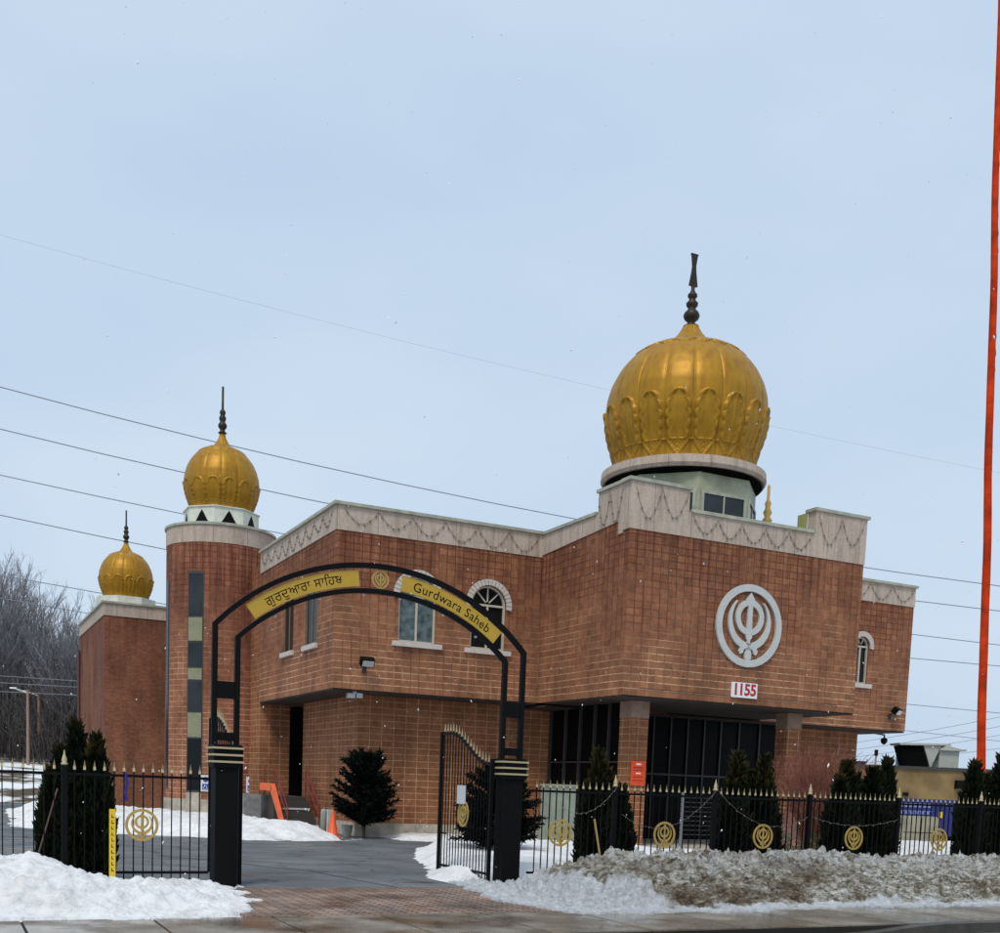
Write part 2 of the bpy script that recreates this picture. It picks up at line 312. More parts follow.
# ------------------------------------------------------------------ mesh building
FR = lambda v0: (lambda s, d, z: (s, v0 - d, z))      # wall plane facing the street (-v); s = u
FL = lambda u0: (lambda s, d, z: (u0 - d, s, z))      # wall plane facing left (-u);     s = v
class MB:
    def __init__(s): s.v = []; s.f = []; s.uv = {}; s.mi = {}
    def add(s, vs, fs, uvs=None):
        o = len(s.v); s.v += [tuple(x) for x in vs]
        for i, f_ in enumerate(fs):
            if uvs: s.uv[len(s.f)] = uvs[i]
            s.f.append(tuple(o + k for k in f_))
        return s
    def box(s, x0, x1, y0, y1, z0, z1, P=None):
        vs = [(x, y, z) for z in (z0, z1) for y in (y0, y1) for x in (x0, x1)]
        if P: vs = [P(*q) for q in vs]
        return s.add(vs, [(0, 2, 3, 1), (4, 5, 7, 6), (0, 1, 5, 4), (2, 6, 7, 3), (0, 4, 6, 2), (1, 3, 7, 5)])
    def hull8(s, vs): return s.add(vs, [(0, 2, 3, 1), (4, 5, 7, 6), (0, 1, 5, 4), (2, 6, 7, 3), (0, 4, 6, 2), (1, 3, 7, 5)])
    def ext(s, outer, d0, d1, P, holes=()):           # 2-D outline (s, z) with holes, extruded between depths d0 and d1
        loops = [list(outer)] + [list(h) for h in holes]
        flat = [p for l in loops for p in l]
        tris = tessellate_polygon([[Vector((p[0], p[1], 0)) for p in l] for l in loops])
        n = len(flat)
        vs = [P(p[0], d1, p[1]) for p in flat] + [P(p[0], d0, p[1]) for p in flat]
        fs = [tuple(t) for t in tris] + [tuple(n + k for k in t[::-1]) for t in tris]
        o = 0
        for l in loops:
            m = len(l)
            for i in range(m):
                j = (i + 1) % m; fs.append((o + i, o + j, n + o + j, n + o + i))
            o += m
        return s.add(vs, fs)
    def tube(s, pts, r, n=6, closed=False, r1=None, caps=True):
        pts = [Vector(p) for p in pts]; m = len(pts); base = len(s.v); prev = None
        for i, p in enumerate(pts):
            t = (pts[(i + 1) % m] - pts[i - 1]) if closed else (pts[min(i + 1, m - 1)] - pts[max(i - 1, 0)])
            if t.length < 1e-9: t = Vector((0, 0, 1))
            t.normalize()
            if prev is None: a_ = t.orthogonal().normalized()
            else:
                a_ = prev - t * prev.dot(t)
                a_ = a_.normalized() if a_.length > 1e-6 else t.orthogonal().normalized()
            prev = a_; b_ = t.cross(a_)
            rr = r if r1 is None else r + (r1 - r) * i / (m - 1)
            for k in range(n):
                an = 2 * math.pi * k / n; s.v.append(tuple(p + (a_ * math.cos(an) + b_ * math.sin(an)) * rr))
        for i in range(m if closed else m - 1):
            j = (i + 1) % m
            for k in range(n):
                s.f.append((base + i * n + k, base + i * n + (k + 1) % n, base + j * n + (k + 1) % n, base + j * n + k))
        if caps and not closed:
            s.f.append(tuple(base + k for k in range(n))[::-1]); s.f.append(tuple(base + (m - 1) * n + k for k in range(n)))
        return s
    def bar(s, p0, p1, w_, h_=None):                  # rectangular bar
        h_ = h_ or w_; p0 = Vector(p0); p1 = Vector(p1); t = (p1 - p0).normalized()
        up_ = Vector((0, 0, 1)) if abs(t.z) < 0.95 else Vector((1, 0, 0))
        a_ = t.cross(up_).normalized() * w_ / 2; b_ = a_.cross(t).normalized() * h_ / 2
        vs = [p + sx * a_ + sy * b_ for p in (p0, p1) for sy in (-1, 1) for sx in (-1, 1)]
        return s.add(vs, [(0, 2, 3, 1), (4, 5, 7, 6), (0, 1, 5, 4), (2, 6, 7, 3), (0, 4, 6, 2), (1, 3, 7, 5)])
    def lathe(s, prof, n=24, c=(0, 0), rad=None, a0=0.0):
        base = len(s.v); m = len(prof)
        for r_, z_ in prof:
            for k in range(n):
                an = a0 + 2 * math.pi * k / n; s.v.append((c[0] + r_ * math.cos(an), c[1] + r_ * math.sin(an), z_))
        for i in range(m - 1):
            for k in range(n):
                s.uv[len(s.f)] = [((k + dk) * 2 * math.pi / n * max(prof[0][0], prof[1][0]), prof[i + di][1]) for dk, di in ((0, 0), (1, 0), (1, 1), (0, 1))]
                s.f.append((base + i * n + k, base + i * n + (k + 1) % n, base + (i + 1) * n + (k + 1) % n, base + (i + 1) * n + k))
        s.f.append(tuple(base + k for k in range(n))[::-1]); s.f.append(tuple(base + (m - 1) * n + k for k in range(n)))
        return s
    def merge(s, o, mi=1):
        b_ = len(s.v); s.v += o.v
        for f_ in o.f: s.mi[len(s.f)] = mi; s.f.append(tuple(b_ + k for k in f_))
        return s
    def build(s, name, m, parent=None, loc=None, rotz=None, smooth=False, uv=False, attr=None):
        me = bpy.data.meshes.new(name); me.from_pydata(s.v, [], s.f); me.update()
        if uv:
            lay = me.uv_layers.new(name='UVMap'); co_ = me.vertices
            for p in me.polygons:
                cu_ = s.uv.get(p.index)
                for q, li in enumerate(p.loop_indices):
                    if cu_: lay.data[li].uv = cu_[q]; continue
                    x, y, z = co_[me.loops[li].vertex_index].co; nn = p.normal
                    if abs(nn.z) > 0.7: lay.data[li].uv = (x, y)
                    elif abs(nn.x) > abs(nn.y): lay.data[li].uv = (y, z)
                    else: lay.data[li].uv = (x, z)
        if smooth: me.polygons.foreach_set('use_smooth', [True] * len(me.polygons))
        if attr is not None:
            at = me.attributes.new('clean', 'FLOAT', 'POINT'); at.data.foreach_set('value', list(attr))
        for m1 in (m if isinstance(m, tuple) else (m,)): me.materials.append(m1)
        for k_, v_ in s.mi.items(): me.polygons[k_].material_index = v_
        o = bpy.data.objects.new(name, me); C.objects.link(o)
        if parent: o.parent = parent
        if loc is not None: o.location = loc
        if rotz is not None: o.rotation_euler.z = rotz
        return o

def tag(o, label=None, cat=None, group=None, kind=None):
    if label: o['label'] = label
    if cat: o['category'] = cat
    if group: o['group'] = group
    if kind: o['kind'] = kind
    return o
def thing(name, label, cat, u, v, z=0, rot=0.0, group=None):
    o = bpy.data.objects.new(name, None); C.objects.link(o); o.location = L(u, v, z); o.rotation_euler.z = AX + rot; o.empty_display_size = 0.3
    return tag(o, label, cat, group)
def solo(mb, name, m, label, cat, u=0, v=0, z=0, rot=0.0, group=None, **k):  # a thing that is one mesh
    o = mb.build(name, m, None, L(u, v, z), AX + rot, **k); return tag(o, label, cat, group)
def struct(mb, name, m, kind='structure', **k):
    o = mb.build(name, m, None, L(0, 0, 0), AX, **k); o['kind'] = kind; return o
def copy_tree(o, parent=None):
    c = o.copy(); C.objects.link(c); c.parent = parent
    for ch in list(o.children): copy_tree(ch, c)
    return c
def arc(cx, cz, r, a0, a1, n): return [(cx + r * math.cos(R(a0 + (a1 - a0) * i / n)), cz + r * math.sin(R(a0 + (a1 - a0) * i / n))) for i in range(n + 1)]
def rect(s0, s1, z0, z1): return [(s0, z0), (s1, z0), (s1, z1), (s0, z1)]
def archp(s0, s1, z0, zs, n=14):                      # round-headed opening
    r = (s1 - s0) / 2; return [(s0, z0), (s1, z0)] + arc((s0 + s1) / 2, zs, r, 0, 180, n)

# ------------------------------------------------------------------ ground
struct(MB().box(-700, 700, -20.4, 900, -0.5, -0.03), 'ground', SNOW)
struct(MB().box(-300, 300, -45, -20.75, -0.5, -0.13), 'road', ROADM)
struct(MB().box(-700, 700, -300, -45, -0.5, -0.14), 'far_verge', SNOW)
# asphalt lot, drive and the wide car park on the left
am = MB(); pts = [(-60, -14.95), (3.2, -14.95), (3.2, -0.4), (1.3, 1.3), (1.3, 9), (-60, 9)]
am.ext(pts, 0, -0.02, lambda s, d, z: (s, z, d))
am.ext([(-60, 9), (-1.5, 9), (-2.5, 14), (-4.5, 30), (-60, 30)], 0.0, -0.02, lambda s, d, z: (s, z, d))
struct(am, 'car_park', ASPH)
pm = MB(); pm.ext([(-6.95, -18.5), (-2.2, -18.5), (-2.2, -14.95), (-6.95, -14.95)], 0.004, -0.02, lambda s, d, z: (s, z, d))
struct(pm, 'driveway', PAVE, uv=True)
# concrete pavement in slabs with open joints
sm = MB()
u_ = -40.0
while u_ < 45:
    sm.box(u_ + 0.016, u_ + 1.434, -20.55, -18.5, -0.1, 0.0 if not (-7.2 < u_ < -2.6) else 0.001)
    u_ += 1.45
struct(sm, 'pavement', WALK, uv=True)
struct(MB().box(-60, 60, -20.56, -18.48, -0.2, -0.018), 'pavement_bed', mat('joint_dirt', (0.012, 0.010, 0.008), 0.9))
# kerb: full height to the right, dropped across the drive
km = MB()
def kz(u): 
    t = min(1, max(0, (u - 0.6) / 2.2)); t2 = min(1, max(0, (-8.6 - u) / 1.6)); return -0.115 + 0.125 * max(t * t * (3 - 2 * t), t2 * t2 * (3 - 2 * t2))
us = [-60, -20, -12] + [-11 + 0.4 * i for i in range(40)] + [12, 60]
for u0, u1 in zip(us[:-1], us[1:]):
    km.hull8([(u0, -20.76, -0.3), (u1, -20.76, -0.3), (u0, -20.55, -0.3), (u1, -20.55, -0.3), (u0, -20.74, kz(u0)), (u1, -20.74, kz(u1)), (u0, -20.55, kz(u0) + .005), (u1, -20.55, kz(u1) + .005)])
struct(km, 'kerb', mat('kerb_concrete', (0.05, 0.042, 0.032), 0.5, noise_amt=0.35, nscale=5, bump=0.3))

def poly_dist(P, X, Y):                               # signed distance, + inside
    n = len(P); inside = np.zeros(X.shape, bool); d = np.full(X.shape, 1e9)
    for i in range(n):
        x0, y0 = P[i]; x1, y1 = P[(i + 1) % n]
        ex, ey = x1 - x0, y1 - y0; t = np.clip(((X - x0) * ex + (Y - y0) * ey) / (ex * ex + ey * ey + 1e-12), 0, 1)
        d = np.minimum(d, np.hypot(X - x0 - t * ex, Y - y0 - t * ey))
        c = ((y0 > Y) != (y1 > Y)) & (X < (x1 - x0) * (Y - y0) / (y1 - y0 + 1e-12) + x0); inside ^= c
    return np.where(inside, d, -d)
def fbm(x, y, sc, seed=0.0, oct_=4): return noise.fractal(Vector((x * sc + seed, y * sc - seed, seed * 0.7)), 1.0, 2.0, oct_)
def heap(name, m, P, hfun, step, rough=0.05, rs=2.0, seed=1.0, kind='structure', clean=None, ragged=0.12, ridged=0.0):
    xs = [p[0] for p in P]; ys = [p[1] for p in P]
    X, Y = np.meshgrid(np.arange(min(xs) - .3, max(xs) + .3, step), np.arange(min(ys) - .3, max(ys) + .3, step)); D = poly_dist(P, X, Y)
    ny, nx = X.shape; vs = []; cl = []; keep = np.zeros(X.shape, bool)
    for j in range(ny):
        for i in range(nx):
            x, y = float(X[j, i]), float(Y[j, i]); d = float(D[j, i])
            if d < -0.5: vs.append((x, y, -0.1)); cl.append(0); continue
            d += ragged * fbm(x, y, 2.2, seed + 5)
            keep[j, i] = d > -0.06
            h = hfun(x, y, max(d, 0))
            e = min(1, max(0, d) / (0.25 if not ridged or rough > .08 else .6))
            z = h + rough * e * fbm(x, y, rs, seed)
            if ridged: z += ridged * e * (abs(fbm(x, y, 3.2, seed + 9, 6)) * 1.2 - 0.28 + 0.55 * fbm(x, y, 11.0, seed + 3, 4))
            if d <= 0: z = min(z, 0) - 0.04
            vs.append((x, y, z)); cl.append(clean(x, y, max(d, 0)) if clean else 0)
    mb = MB(); mb.v = vs
    for j in range(ny - 1):
        for i in range(nx - 1):
            if keep[j, i] or keep[j, i + 1] or keep[j + 1, i] or keep[j + 1, i + 1]:
                a_ = j * nx + i; mb.f.append((a_, a_ + 1, a_ + nx + 1, a_ + nx))
    return struct(mb, name, m, kind, smooth=True, attr=cl)
def ss(t): t = min(1, max(0, t)); return t * t * (3 - 2 * t)

# clean bank left of the drive
Lp = [(-16, -18.3), (-9.75, -18.35), (-8.7, -18.48), (-7.5, -18.5), (-6.95, -18.25), (-6.55, -17.4), (-6.45, -16.4), (-6.3, -15.2), (-6.25, -14.3), (-8.0, -14.35), (-9.5, -13.3), (-11, -9), (-16, -7.5)]
def hL(x, y, d):
    top = 0.17 + 0.30 * ss((-8.0 - x) / 1.1)
    return top * ss(d / 1.5) ** 0.8 + 0.02
heap('snow_bank_white', SNOW, Lp, hL, 0.04, 0.085, 1.6, 2.0, ragged=0.25, ridged=0.06)
# dirty ploughed pile right of the drive
Rp = [(-2.5, -18.7), (-1.4, -18.9), (-0.4, -18.92), (1, -18.85), (2.5, -18.6), (5.8, -18.75), (14, -18.7), (24, -18.8), (24, -14.3), (-1.0, -14.2), (-2.35, -14.2), (-2.55, -15.2), (-2.65, -16.4), (-2.72, -17.5)]
def hR(x, y, d):
    top = 0.14 + 0.56 * ss((x + 2.4) / 2.6) + 0.05 * fbm(x, 3.0, 0.5, 4.0)
    t = ss(d / 1.75)
    return (top * t * (0.9 - 0.12 * ss((y + 16.2) / 1.5))) * (1 - .45 * ss((y + 16.0) / 1.2) * ss((-.2 - x) / .8)) + 0.03
heap('ploughed_snow_pile', SNOWD, Rp, hR, 0.038, 0.06, 1.5, 7.0, 'stuff',
     lambda x, y, d: min(1.0, max(ss((0.30 - d + 0.22 * fbm(x, y, 2.0, 3)) / 0.1) * (1 if y < -17.5 else .4) * ss((x + 1.0) / .5 if x > -.6 else 0), ss((-1.05 - x + .30 * max(0, -16.8 - y) + 0.5 * fbm(x, y, 2.5, 1)) / 0.35))), ragged=0.2, ridged=0.17)
# snow on the lawns
Rl = [(-1.0, -14.4), (-2.4, -14.3), (-2.3, -13.0), (-1.5, -11.3), (-0.6, -8.2), (0.9, -4.6), (2.2, -3.2), (6.6, -5.6), (7, -8), (15.2, -8), (15.6, -1.2), (26, -1.2), (26, -14.4)]
heap('lawn_snow', SNOW, Rl, lambda x, y, d: 0.30 * ss(d / 0.9) + 0.02, 0.14, 0.06, 0.8, 3.0)
Sb = [(-8.5, 3.5), (-6.4, 0.6), (-4.1, -0.5), (-2.9, -1.8), (-1.3, -1.9), (0.2, -1.3), (0.9, -0.6), (0.2, 0.4), (-0.2, 1.8), (-0.5, 3.2), (-0.6, 5.5), (-0.6, 8.5), (-1.2, 10.1), (-3, 11), (-4.2, 17.4), (-8, 17)]
heap('snow_bank_by_wall', SNOW, Sb, lambda x, y, d: 0.42 * ss(d / 1.5) + 0.02, 0.1, 0.14, 0.7, 5.0, ridged=0.05)
Sc = [(1.9, -0.9), (3.0, -1.5), (5.6, -2.0), (6.8, -1.0), (7, 0.9), (1.9, 0.9)]
heap('snow_strip', SNOW, Sc, lambda x, y, d: 0.12 * ss(d / 0.5) + 0.02, 0.08, 0.05, 1.0, 6.0)
# banked verge at the back of the car park
bk = MB(); n0 = 0
xs = [-90 + 2.0 * i for i in range(60)]
prof = [(26.5, 0.0), (28, 0.35), (32, 0.9), (38, 1.4), (46, 1.9), (80, 4.5), (140, 11)]
for x in xs:
    for y, z in prof: bk.v.append((x, y + 1.2 * fbm(x, y, 0.1, 2), z + 0.12 * fbm(x, y, 0.3, 5)))
m_ = len(prof)
for i in range(len(xs) - 1):
    for j in range(m_ - 1): a_ = i * m_ + j; bk.f.append((a_, a_ + 1, a_ + m_ + 1, a_ + m_))
def bank_mat():
    b = NB('bank_ground'); pos = b.n('ShaderNodeNewGeometry').outputs['Position']
    c = b.ramp(b.noise(b.map(pos, (1, 1, 2)), 0.35, 7, 0.65), [(0.44, (0.075, 0.055, 0.035)), (0.49, (0.45, 0.44, 0.42)), (0.54, (0.76, 0.78, 0.80))])
    sp = b.n('ShaderNodeSeparateXYZ'); b.l(pos, sp.inputs[0])
    mr = b.n('ShaderNodeMapRange'); b.l(sp.outputs[2], mr.inputs[0]); mr.inputs[1].default_value = 1.9; mr.inputs[2].default_value = 2.3
    c = b.mix(mr.outputs[0], c, b.ramp(b.noise(pos, 0.4, 6), [(0.35, (0.05, 0.042, 0.035)), (0.75, (0.15, 0.14, 0.13))]))
    b.l(c, b.p.inputs['Base Color']); b.p.inputs['Roughness'].default_value = 0.95; return b.m
struct(bk, 'hillside', bank_mat(), smooth=True)

# faint bay lines and a crack in the asphalt
for nm, pts_, wd, z_, m_ in (('painted_line', [(-6.9, -4.2), (-8.3, -3.3)], 0.09, 0.004, mat('worn_yellow_line', (0.42, 0.34, 0.15), 0.8, noise_amt=0.5, nscale=9)),
                        ('painted_line', [(-2.6, -4.0), (-1.6, -3.6)], 0.09, 0.004, None),
                        ('painted_line', [(-7.6, -7.0), (-9.2, -6.0)], 0.09, 0.004, None),
                        ('asphalt_crack', [(-6.3, -8.0), (-5.2, -9.3), (-4.7, -10.8), (-4.1, -11.7), (-3.9, -13.2), (-3.6, -14.9)], 0.03, 0.005, mat('crack_dark', (0.02, 0.02, 0.022), 0.9))):
    q = MB()
    for p0, p1 in zip(pts_[:-1], pts_[1:]): q.bar((p0[0], p0[1], z_ - 0.01), (p1[0], p1[1], z_ - 0.01), wd, 0.02)
    struct(q, nm, m_ or MATS['worn_yellow_line'])

# ------------------------------------------------------------------ the gurdwara
G = thing('gurdwara', 'red block gurdwara with three gold domes behind the iron fence', 'temple', 0, 0)
def part(mb, name, m, parent=None, **k): return mb.build(name, m, parent or G, **k)
ZB, ZS, ZT = 4.40, 8.92, 9.62

def window(parent_wall, P, s0, s1, z0, zs, surround=True, spokes=True, sillw=0.2, glass=GLASS, square=False):
    op = rect(s0, s1, z0, zs) if square else archp(s0, s1, z0, zs)
    inset = 0.05 if square else 0.13
    g = MB().ext(op, -inset - 0.02, -inset, P).build('window', glass, G)
    fm_ = mat('muted_frame', (0.16, 0.15, 0.11), 0.5) if square else FRAME
    c_ = (s0 + s1) / 2; r = (s1 - s0) / 2; f_ = MB(); fw_ = 0.035 if square else 0.055
    inner = rect(s0 + fw_, s1 - fw_, z0 + fw_, zs - fw_) if square else archp(s0 + fw_, s1 - fw_, z0 + fw_, zs)
    f_.ext(op, -inset, -inset + (0.03 if square else 0.07), P, [inner])
    if square:
        f_.ext(rect(c_ - .025, c_ + .025, z0 + fw_, zs - fw_), -inset, -inset + .02, P)
    else:
        f_.ext(rect(c_ - .03, c_ + .03, z0 + fw_, zs - .03), -inset, -inset + .055, P)
        f_.ext(rect(s0 + fw_, s1 - fw_, zs - .03, zs + .03), -inset, -inset + .06, P)
        if spokes:
            for an in (45, 90, 135) if r > .5 else (60, 120):
                dx, dz = math.cos(R(an)), math.sin(R(an)); nx_, nz_ = -dz * .018, dx * .018; q0, q1 = 0.08, r - fw_ + .005
                f_.ext([(c_ + dx * q0 + nx_, zs + .03 + dz * q0 + nz_), (c_ + dx * q0 - nx_, zs + .03 + dz * q0 - nz_), (c_ + dx * (q1 - .03) - nx_, zs + .03 + dz * (q1 - .03) - nz_), (c_ + dx * (q1 - .03) + nx_, zs + .03 + dz * (q1 - .03) + nz_)], -inset, -inset + .045, P)
    f_.build('window_frame', fm_, g)
    MB().box(s0 - sillw, s1 + sillw, -0.05, 0.10, z0 - 0.15, z0 - 0.003, P).build('window_sill', STONE_W, g, uv=True)
    if surround and not square:
        q = MB(); n_ = 19
        for i in range(n_):
            a0 = -8 + 196 * i / n_; a1 = -8 + 196 * (i + 0.86) / n_
            q.ext([(c_ + rr * math.cos(R(a)), zs + rr * math.sin(R(a))) for rr, a in ((r + .012, a0), (r + .19, a0), (r + .19, a1), (r + .012, a1))], -0.03, 0.06, P)
        q.build('window_surround', STONE_W, g)
    return g, op

def parapet(s0, s1, z0, z1, P, th=0.35, cope0=None, cope1=None):
    part(MB().box(s0, s1, -th, 0.0, z0, z1, P), 'parapet', STONE, uv=True)
def coping(s0, s1, z, P, th=0.35):
    part(MB().box(s0, s1, -th - 0.06, 0.075, z, z + 0.09, P), 'coping', COPE)

# bay, left of the porch
PF, PL = FR(0.0), FL(0.0)
hw = [archp(1.98, 3.18, 5.92, 7.27), archp(4.35, 5.53, 5.92, 7.27)]
part(MB().ext(rect(0, 6.75, ZB, ZS), -0.3, 0, PF, hw), 'wall', B_UP, uv=True)
lw = [rect(1.75, 2.95, 5.85, 7.55), rect(4.35, 5.5, 5.85, 7.55)]
part(MB().ext(rect(0.302, 8.65, ZB, ZS), -0.3, 0, PL, lw), 'wall', B_UP, uv=True)
window(None, PF, 1.98, 3.18, 5.92, 7.27, glass=mat('curtained_glass', (0.07, 0.10, 0.10), 0.25, noise_amt=0.75, nscale=5.5)); window(None, PF, 4.35, 5.53, 5.92, 7.27)
window(None, PL, 1.75, 2.95, 5.85, 7.55, square=True, sillw=.12); window(None, PL, 4.35, 5.5, 5.85, 7.55, square=True, sillw=.12)
parapet(-0.02, 6.77, ZS, ZT, FR(-0.025)); coping(-0.1, 6.75, ZT, FR(-0.02))
parapet(0.33, 8.66, ZS, ZT, FL(-0.025)); coping(0.40, 8.7, ZT, FL(-0.02))
# porch block
PF2, PL2 = FR(-5.1), FL(6.75)
part(MB().ext(rect(6.75, 15.25, ZB, ZS), -0.3, 0, PF2), 'wall', B_UP, uv=True)
part(MB().ext([(-4.798, ZB), (-0.002, ZB), (-0.002, 9.05), (-4.47, 9.27), (-4.48, 8.90), (-4.798, 8.90)], -0.3, 0, PL2), 'wall', B_UP, uv=True)
part(MB().box(15.25 - .3, 15.25, -4.798, -0.6, ZB, ZS), 'wall', B_UP, uv=True)
# panelled block field, a few millimetres proud
part(MB().ext(rect(7.3, 14.55, 4.62, 7.55), 0, 0.03, PF2), 'wall_panel', B_UP, uv=True)
mbp = MB(); mbp.ext([(6.72, ZS), (15.27, ZS), (15.27, 10.27), (13.25, 10.27), (13.25, 9.60), (8.66, 9.60), (8.66, 10.2), (6.72, 10.2)], -0.35, 0.025, PF2)
part(mbp, 'parapet', STONE, uv=True)
mbp = MB(); mbp.ext([(-4.745, 8.85), (-4.50, 8.85), (-4.50, 9.2), (-0.0, 8.98), (0.0, 9.60), (-3.37, 9.60), (-3.37, 10.2), (-4.745, 10.2)][::-1], -0.35, 0.025, PL2)
part(mbp, 'parapet', STONE, uv=True)
part(MB().box(15.0, 15.275, -4.745, -0.6, ZS, 10.27), 'parapet', STONE, uv=True)
coping(6.64, 8.72, 10.2, PF2); coping(8.73, 13.18, 9.6, PF2); coping(13.19, 15.35, 10.27, PF2)
coping(-4.68, -3.30, 10.2, PL2); coping(-3.29, 0.02, 9.6, PL2)
part(MB().box(13.19, 13.245, -4.74, -4.35, 9.6, 10.26), 'parapet_return', mat('yellowed_flashing', (0.36, 0.34, 0.14), 0.6))
# right wing
PW = FR(-0.6)
part(MB().ext(rect(15.25, 22.05, ZB - .08, 8.87), -0.3, 0, PW, [archp(19.32, 20.0, 5.92, 7.25)]), 'wall', B_UP, uv=True)
window(None, PW, 19.32, 20.0, 5.92, 7.25, sillw=.18)
part(MB().box(15.25, 22.07, -0.625, -0.3, 8.87, 9.55), 'parapet', STONE, uv=True); part(MB().box(15.28, 22.14, -0.70, -0.2, 9.55, 9.64), 'coping', COPE)
part(MB().box(21.75, 22.05, -0.298, 20, ZB - .08, 8.87), 'wall', B_UP, uv=True); part(MB().box(21.75, 22.07, -0.298, 20, 8.87, 9.55), 'parapet', STONE, uv=True)
# soffits
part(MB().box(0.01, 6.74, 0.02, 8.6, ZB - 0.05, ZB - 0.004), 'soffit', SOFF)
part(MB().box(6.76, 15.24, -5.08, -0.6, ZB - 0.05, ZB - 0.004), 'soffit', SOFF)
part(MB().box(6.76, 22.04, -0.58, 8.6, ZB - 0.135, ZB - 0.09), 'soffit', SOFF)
# roof decks and main body
part(MB().box(0.36, 6.7, 0.36, 8.6, 9.0, 9.1).box(7.12, 14.9, -4.7, 8.6, 9.0, 9.1).box(15.3, 21.7, -0.2, 8.6, 9.0, 9.1), 'roof', mat('grey_roofing', (0.15, 0.15, 0.15), 0.9))
part(MB().box(0.05, 22.0, 8.66, 24, 0, 9.3), 'wall', B_LOW, uv=True)
# ground floor
part(MB().ext(rect(1.2, 7.9, 0.42, ZB - .05), -0.3, 0, FR(1.2)), 'wall', B_LOW, uv=True)
part(MB().ext(rect(1.502, 7.1, 0.42, ZB - .05), -0.3, 0, FL(1.2)), 'wall', B_LOW, uv=True)
part(MB().box(1.17, 7.93, 1.17, 1.5, -0.1, 0.42).box(1.17, 1.5, 1.501, 7.12, -0.1, 0.419), 'plinth', CONC)
part(MB().box(1.52, 4.2, 6.8, 7.1, 0, ZB - .05), 'wall', B_LOW, uv=True)
part(MB().box(1.15, 1.95, 8.60, 8.655, 1.0, 4.3), 'recess_shade_panel', mat('recess_shade', (0.005, 0.004, 0.004), 0.9, spec=.05))  # black panel on the back wall, painting in the stair recess's deep shade
# glazed side of the porch and entrance
PG = FL(7.9)
gz = MB().box(-3.5, 1.19, -0.10, -0.06, 0.3, ZB - .06, PG).build('porch_glazing', GLASSP, G)
q = MB()
for s_ in (-3.42, -2.6, -1.75, -0.85, 0.1, 1.1): q.box(s_ - .035, s_ + .035, -.06, 0.03, 0.3, ZB - .06, PG)
q.box(-3.5, 1.19, -.06, 0.02, 2.55, 2.60, PG); q.box(-3.5, 1.19, -.06, 0.04, 0.25, 0.36, PG)
q.build('mullions', MULL, gz)
PE = FR(0.2)
ez = MB().box(7.9, 16.9, -0.10, -0.05, 0.1, ZB - .06, PE).build('entrance_glazing', GLASSP, G)
q = MB()
for s_ in (8.9, 10.0, 11.4, 12.1, 12.8, 13.5, 14.2, 15.0, 15.9): q.box(s_ - .03, s_ + .03, -.05, 0.02, 0.1, ZB - .06, PE)
q.box(7.9, 16.9, -.05, 0.015, 2.3, 2.36, PE)
q.build('mullions', PMUL, ez)
q = MB()                                              # faint white lettering inside the porch glass, too small to read
for k, (w0, nn) in enumerate(((.60, 6), (.35, 3), (.48, 4), (.58, 6))):
    for i in range(nn):
        x = 8.25 + i * .1; z = 3.62 - k * .18
        q.box(x, x + .065, 0.0, 0.012, z, z + .10 + .02 * ((i + k) % 2), PE)
q.build('window_lettering', mat('faint_lettering', (0.10, 0.10, 0.10), 0.7), ez)
part(MB().box(16.9, 17.2, 0.1, 0.6, 0, ZB - .15), 'wall', B_LOW, uv=True)
part(MB().ext(rect(17.202, 20.88, 0.42, ZB - .14), -0.3, 0, FR(0.6)), 'wall', B_LOW, uv=True)
part(MB().box(17.202, 20.92, 0.57, 0.9, 0, 0.419), 'plinth', CONC)
part(MB().box(20.58, 20.88, 0.902, 8.6, 0, ZB - .14), 'wall', B_LOW, uv=True)
part(MB().box(7.9, 16.9, -4.0, 0.2, 0.0, 0.12), 'porch_floor', CONC)
for (u0, u1, v0, v1) in ((7.75, 8.33, -4.1, -3.45), (13.52, 14.08, -4.1, -3.55)):
    p_ = part(MB().box(u0, u1, v0, v1, 0.0, 3.86), 'pier', B_LOW, uv=True)
    MB().box(u0 - .01, u1 + .01, v0 - .01, v1 + .01, 3.862, ZB - .055).build('pier_cap', mat('brown_stone', (0.30, 0.20, 0.15), 0.9, noise_amt=.2), p_)
# steps and low walls before the entrance (dark bars behind the fence)
q = MB()
for k in range(4): q.box(8.6, 13.4, -5.4 + .33 * k, -4.1, 0.12 * k, 0.12 * k + .12)
# tower
TC = (-0.68, 12.11); TR = 1.99
tw = MB(); tw.lathe([(TR, 0.8), (TR, 10.12)], 72, TC); tw = part(tw, 'tower_wall', B_TOW, uv=True, smooth=False)
MB().lathe([(TR + .03, -0.1), (TR + .03, 0.8)], 72, TC).build('plinth', CONC, tw)
tp = part(MB().lathe([(TR + .015, 10.12), (TR + .015, 10.74)], 72, TC), 'tower_parapet', STONE, uv=True)
MB().lathe([(TR + .07, 10.74), (TR + .07, 10.82), (TR - .02, 10.85)], 72, TC).build('coping', COPE, tp)
def cyl_strip(mb, a0, a1, r0, r1, z0, z1, n=6):
    for i in range(n):
        b0 = R(a0 + (a1 - a0) * i / n); b1 = R(a0 + (a1 - a0) * (i + 1) / n)
        mb.hull8([(TC[0] + r * math.cos(b), TC[1] + r * math.sin(b), z) for z in (z0, z1) for r in (r0, r1) for b in (b0, b1)])
    return mb
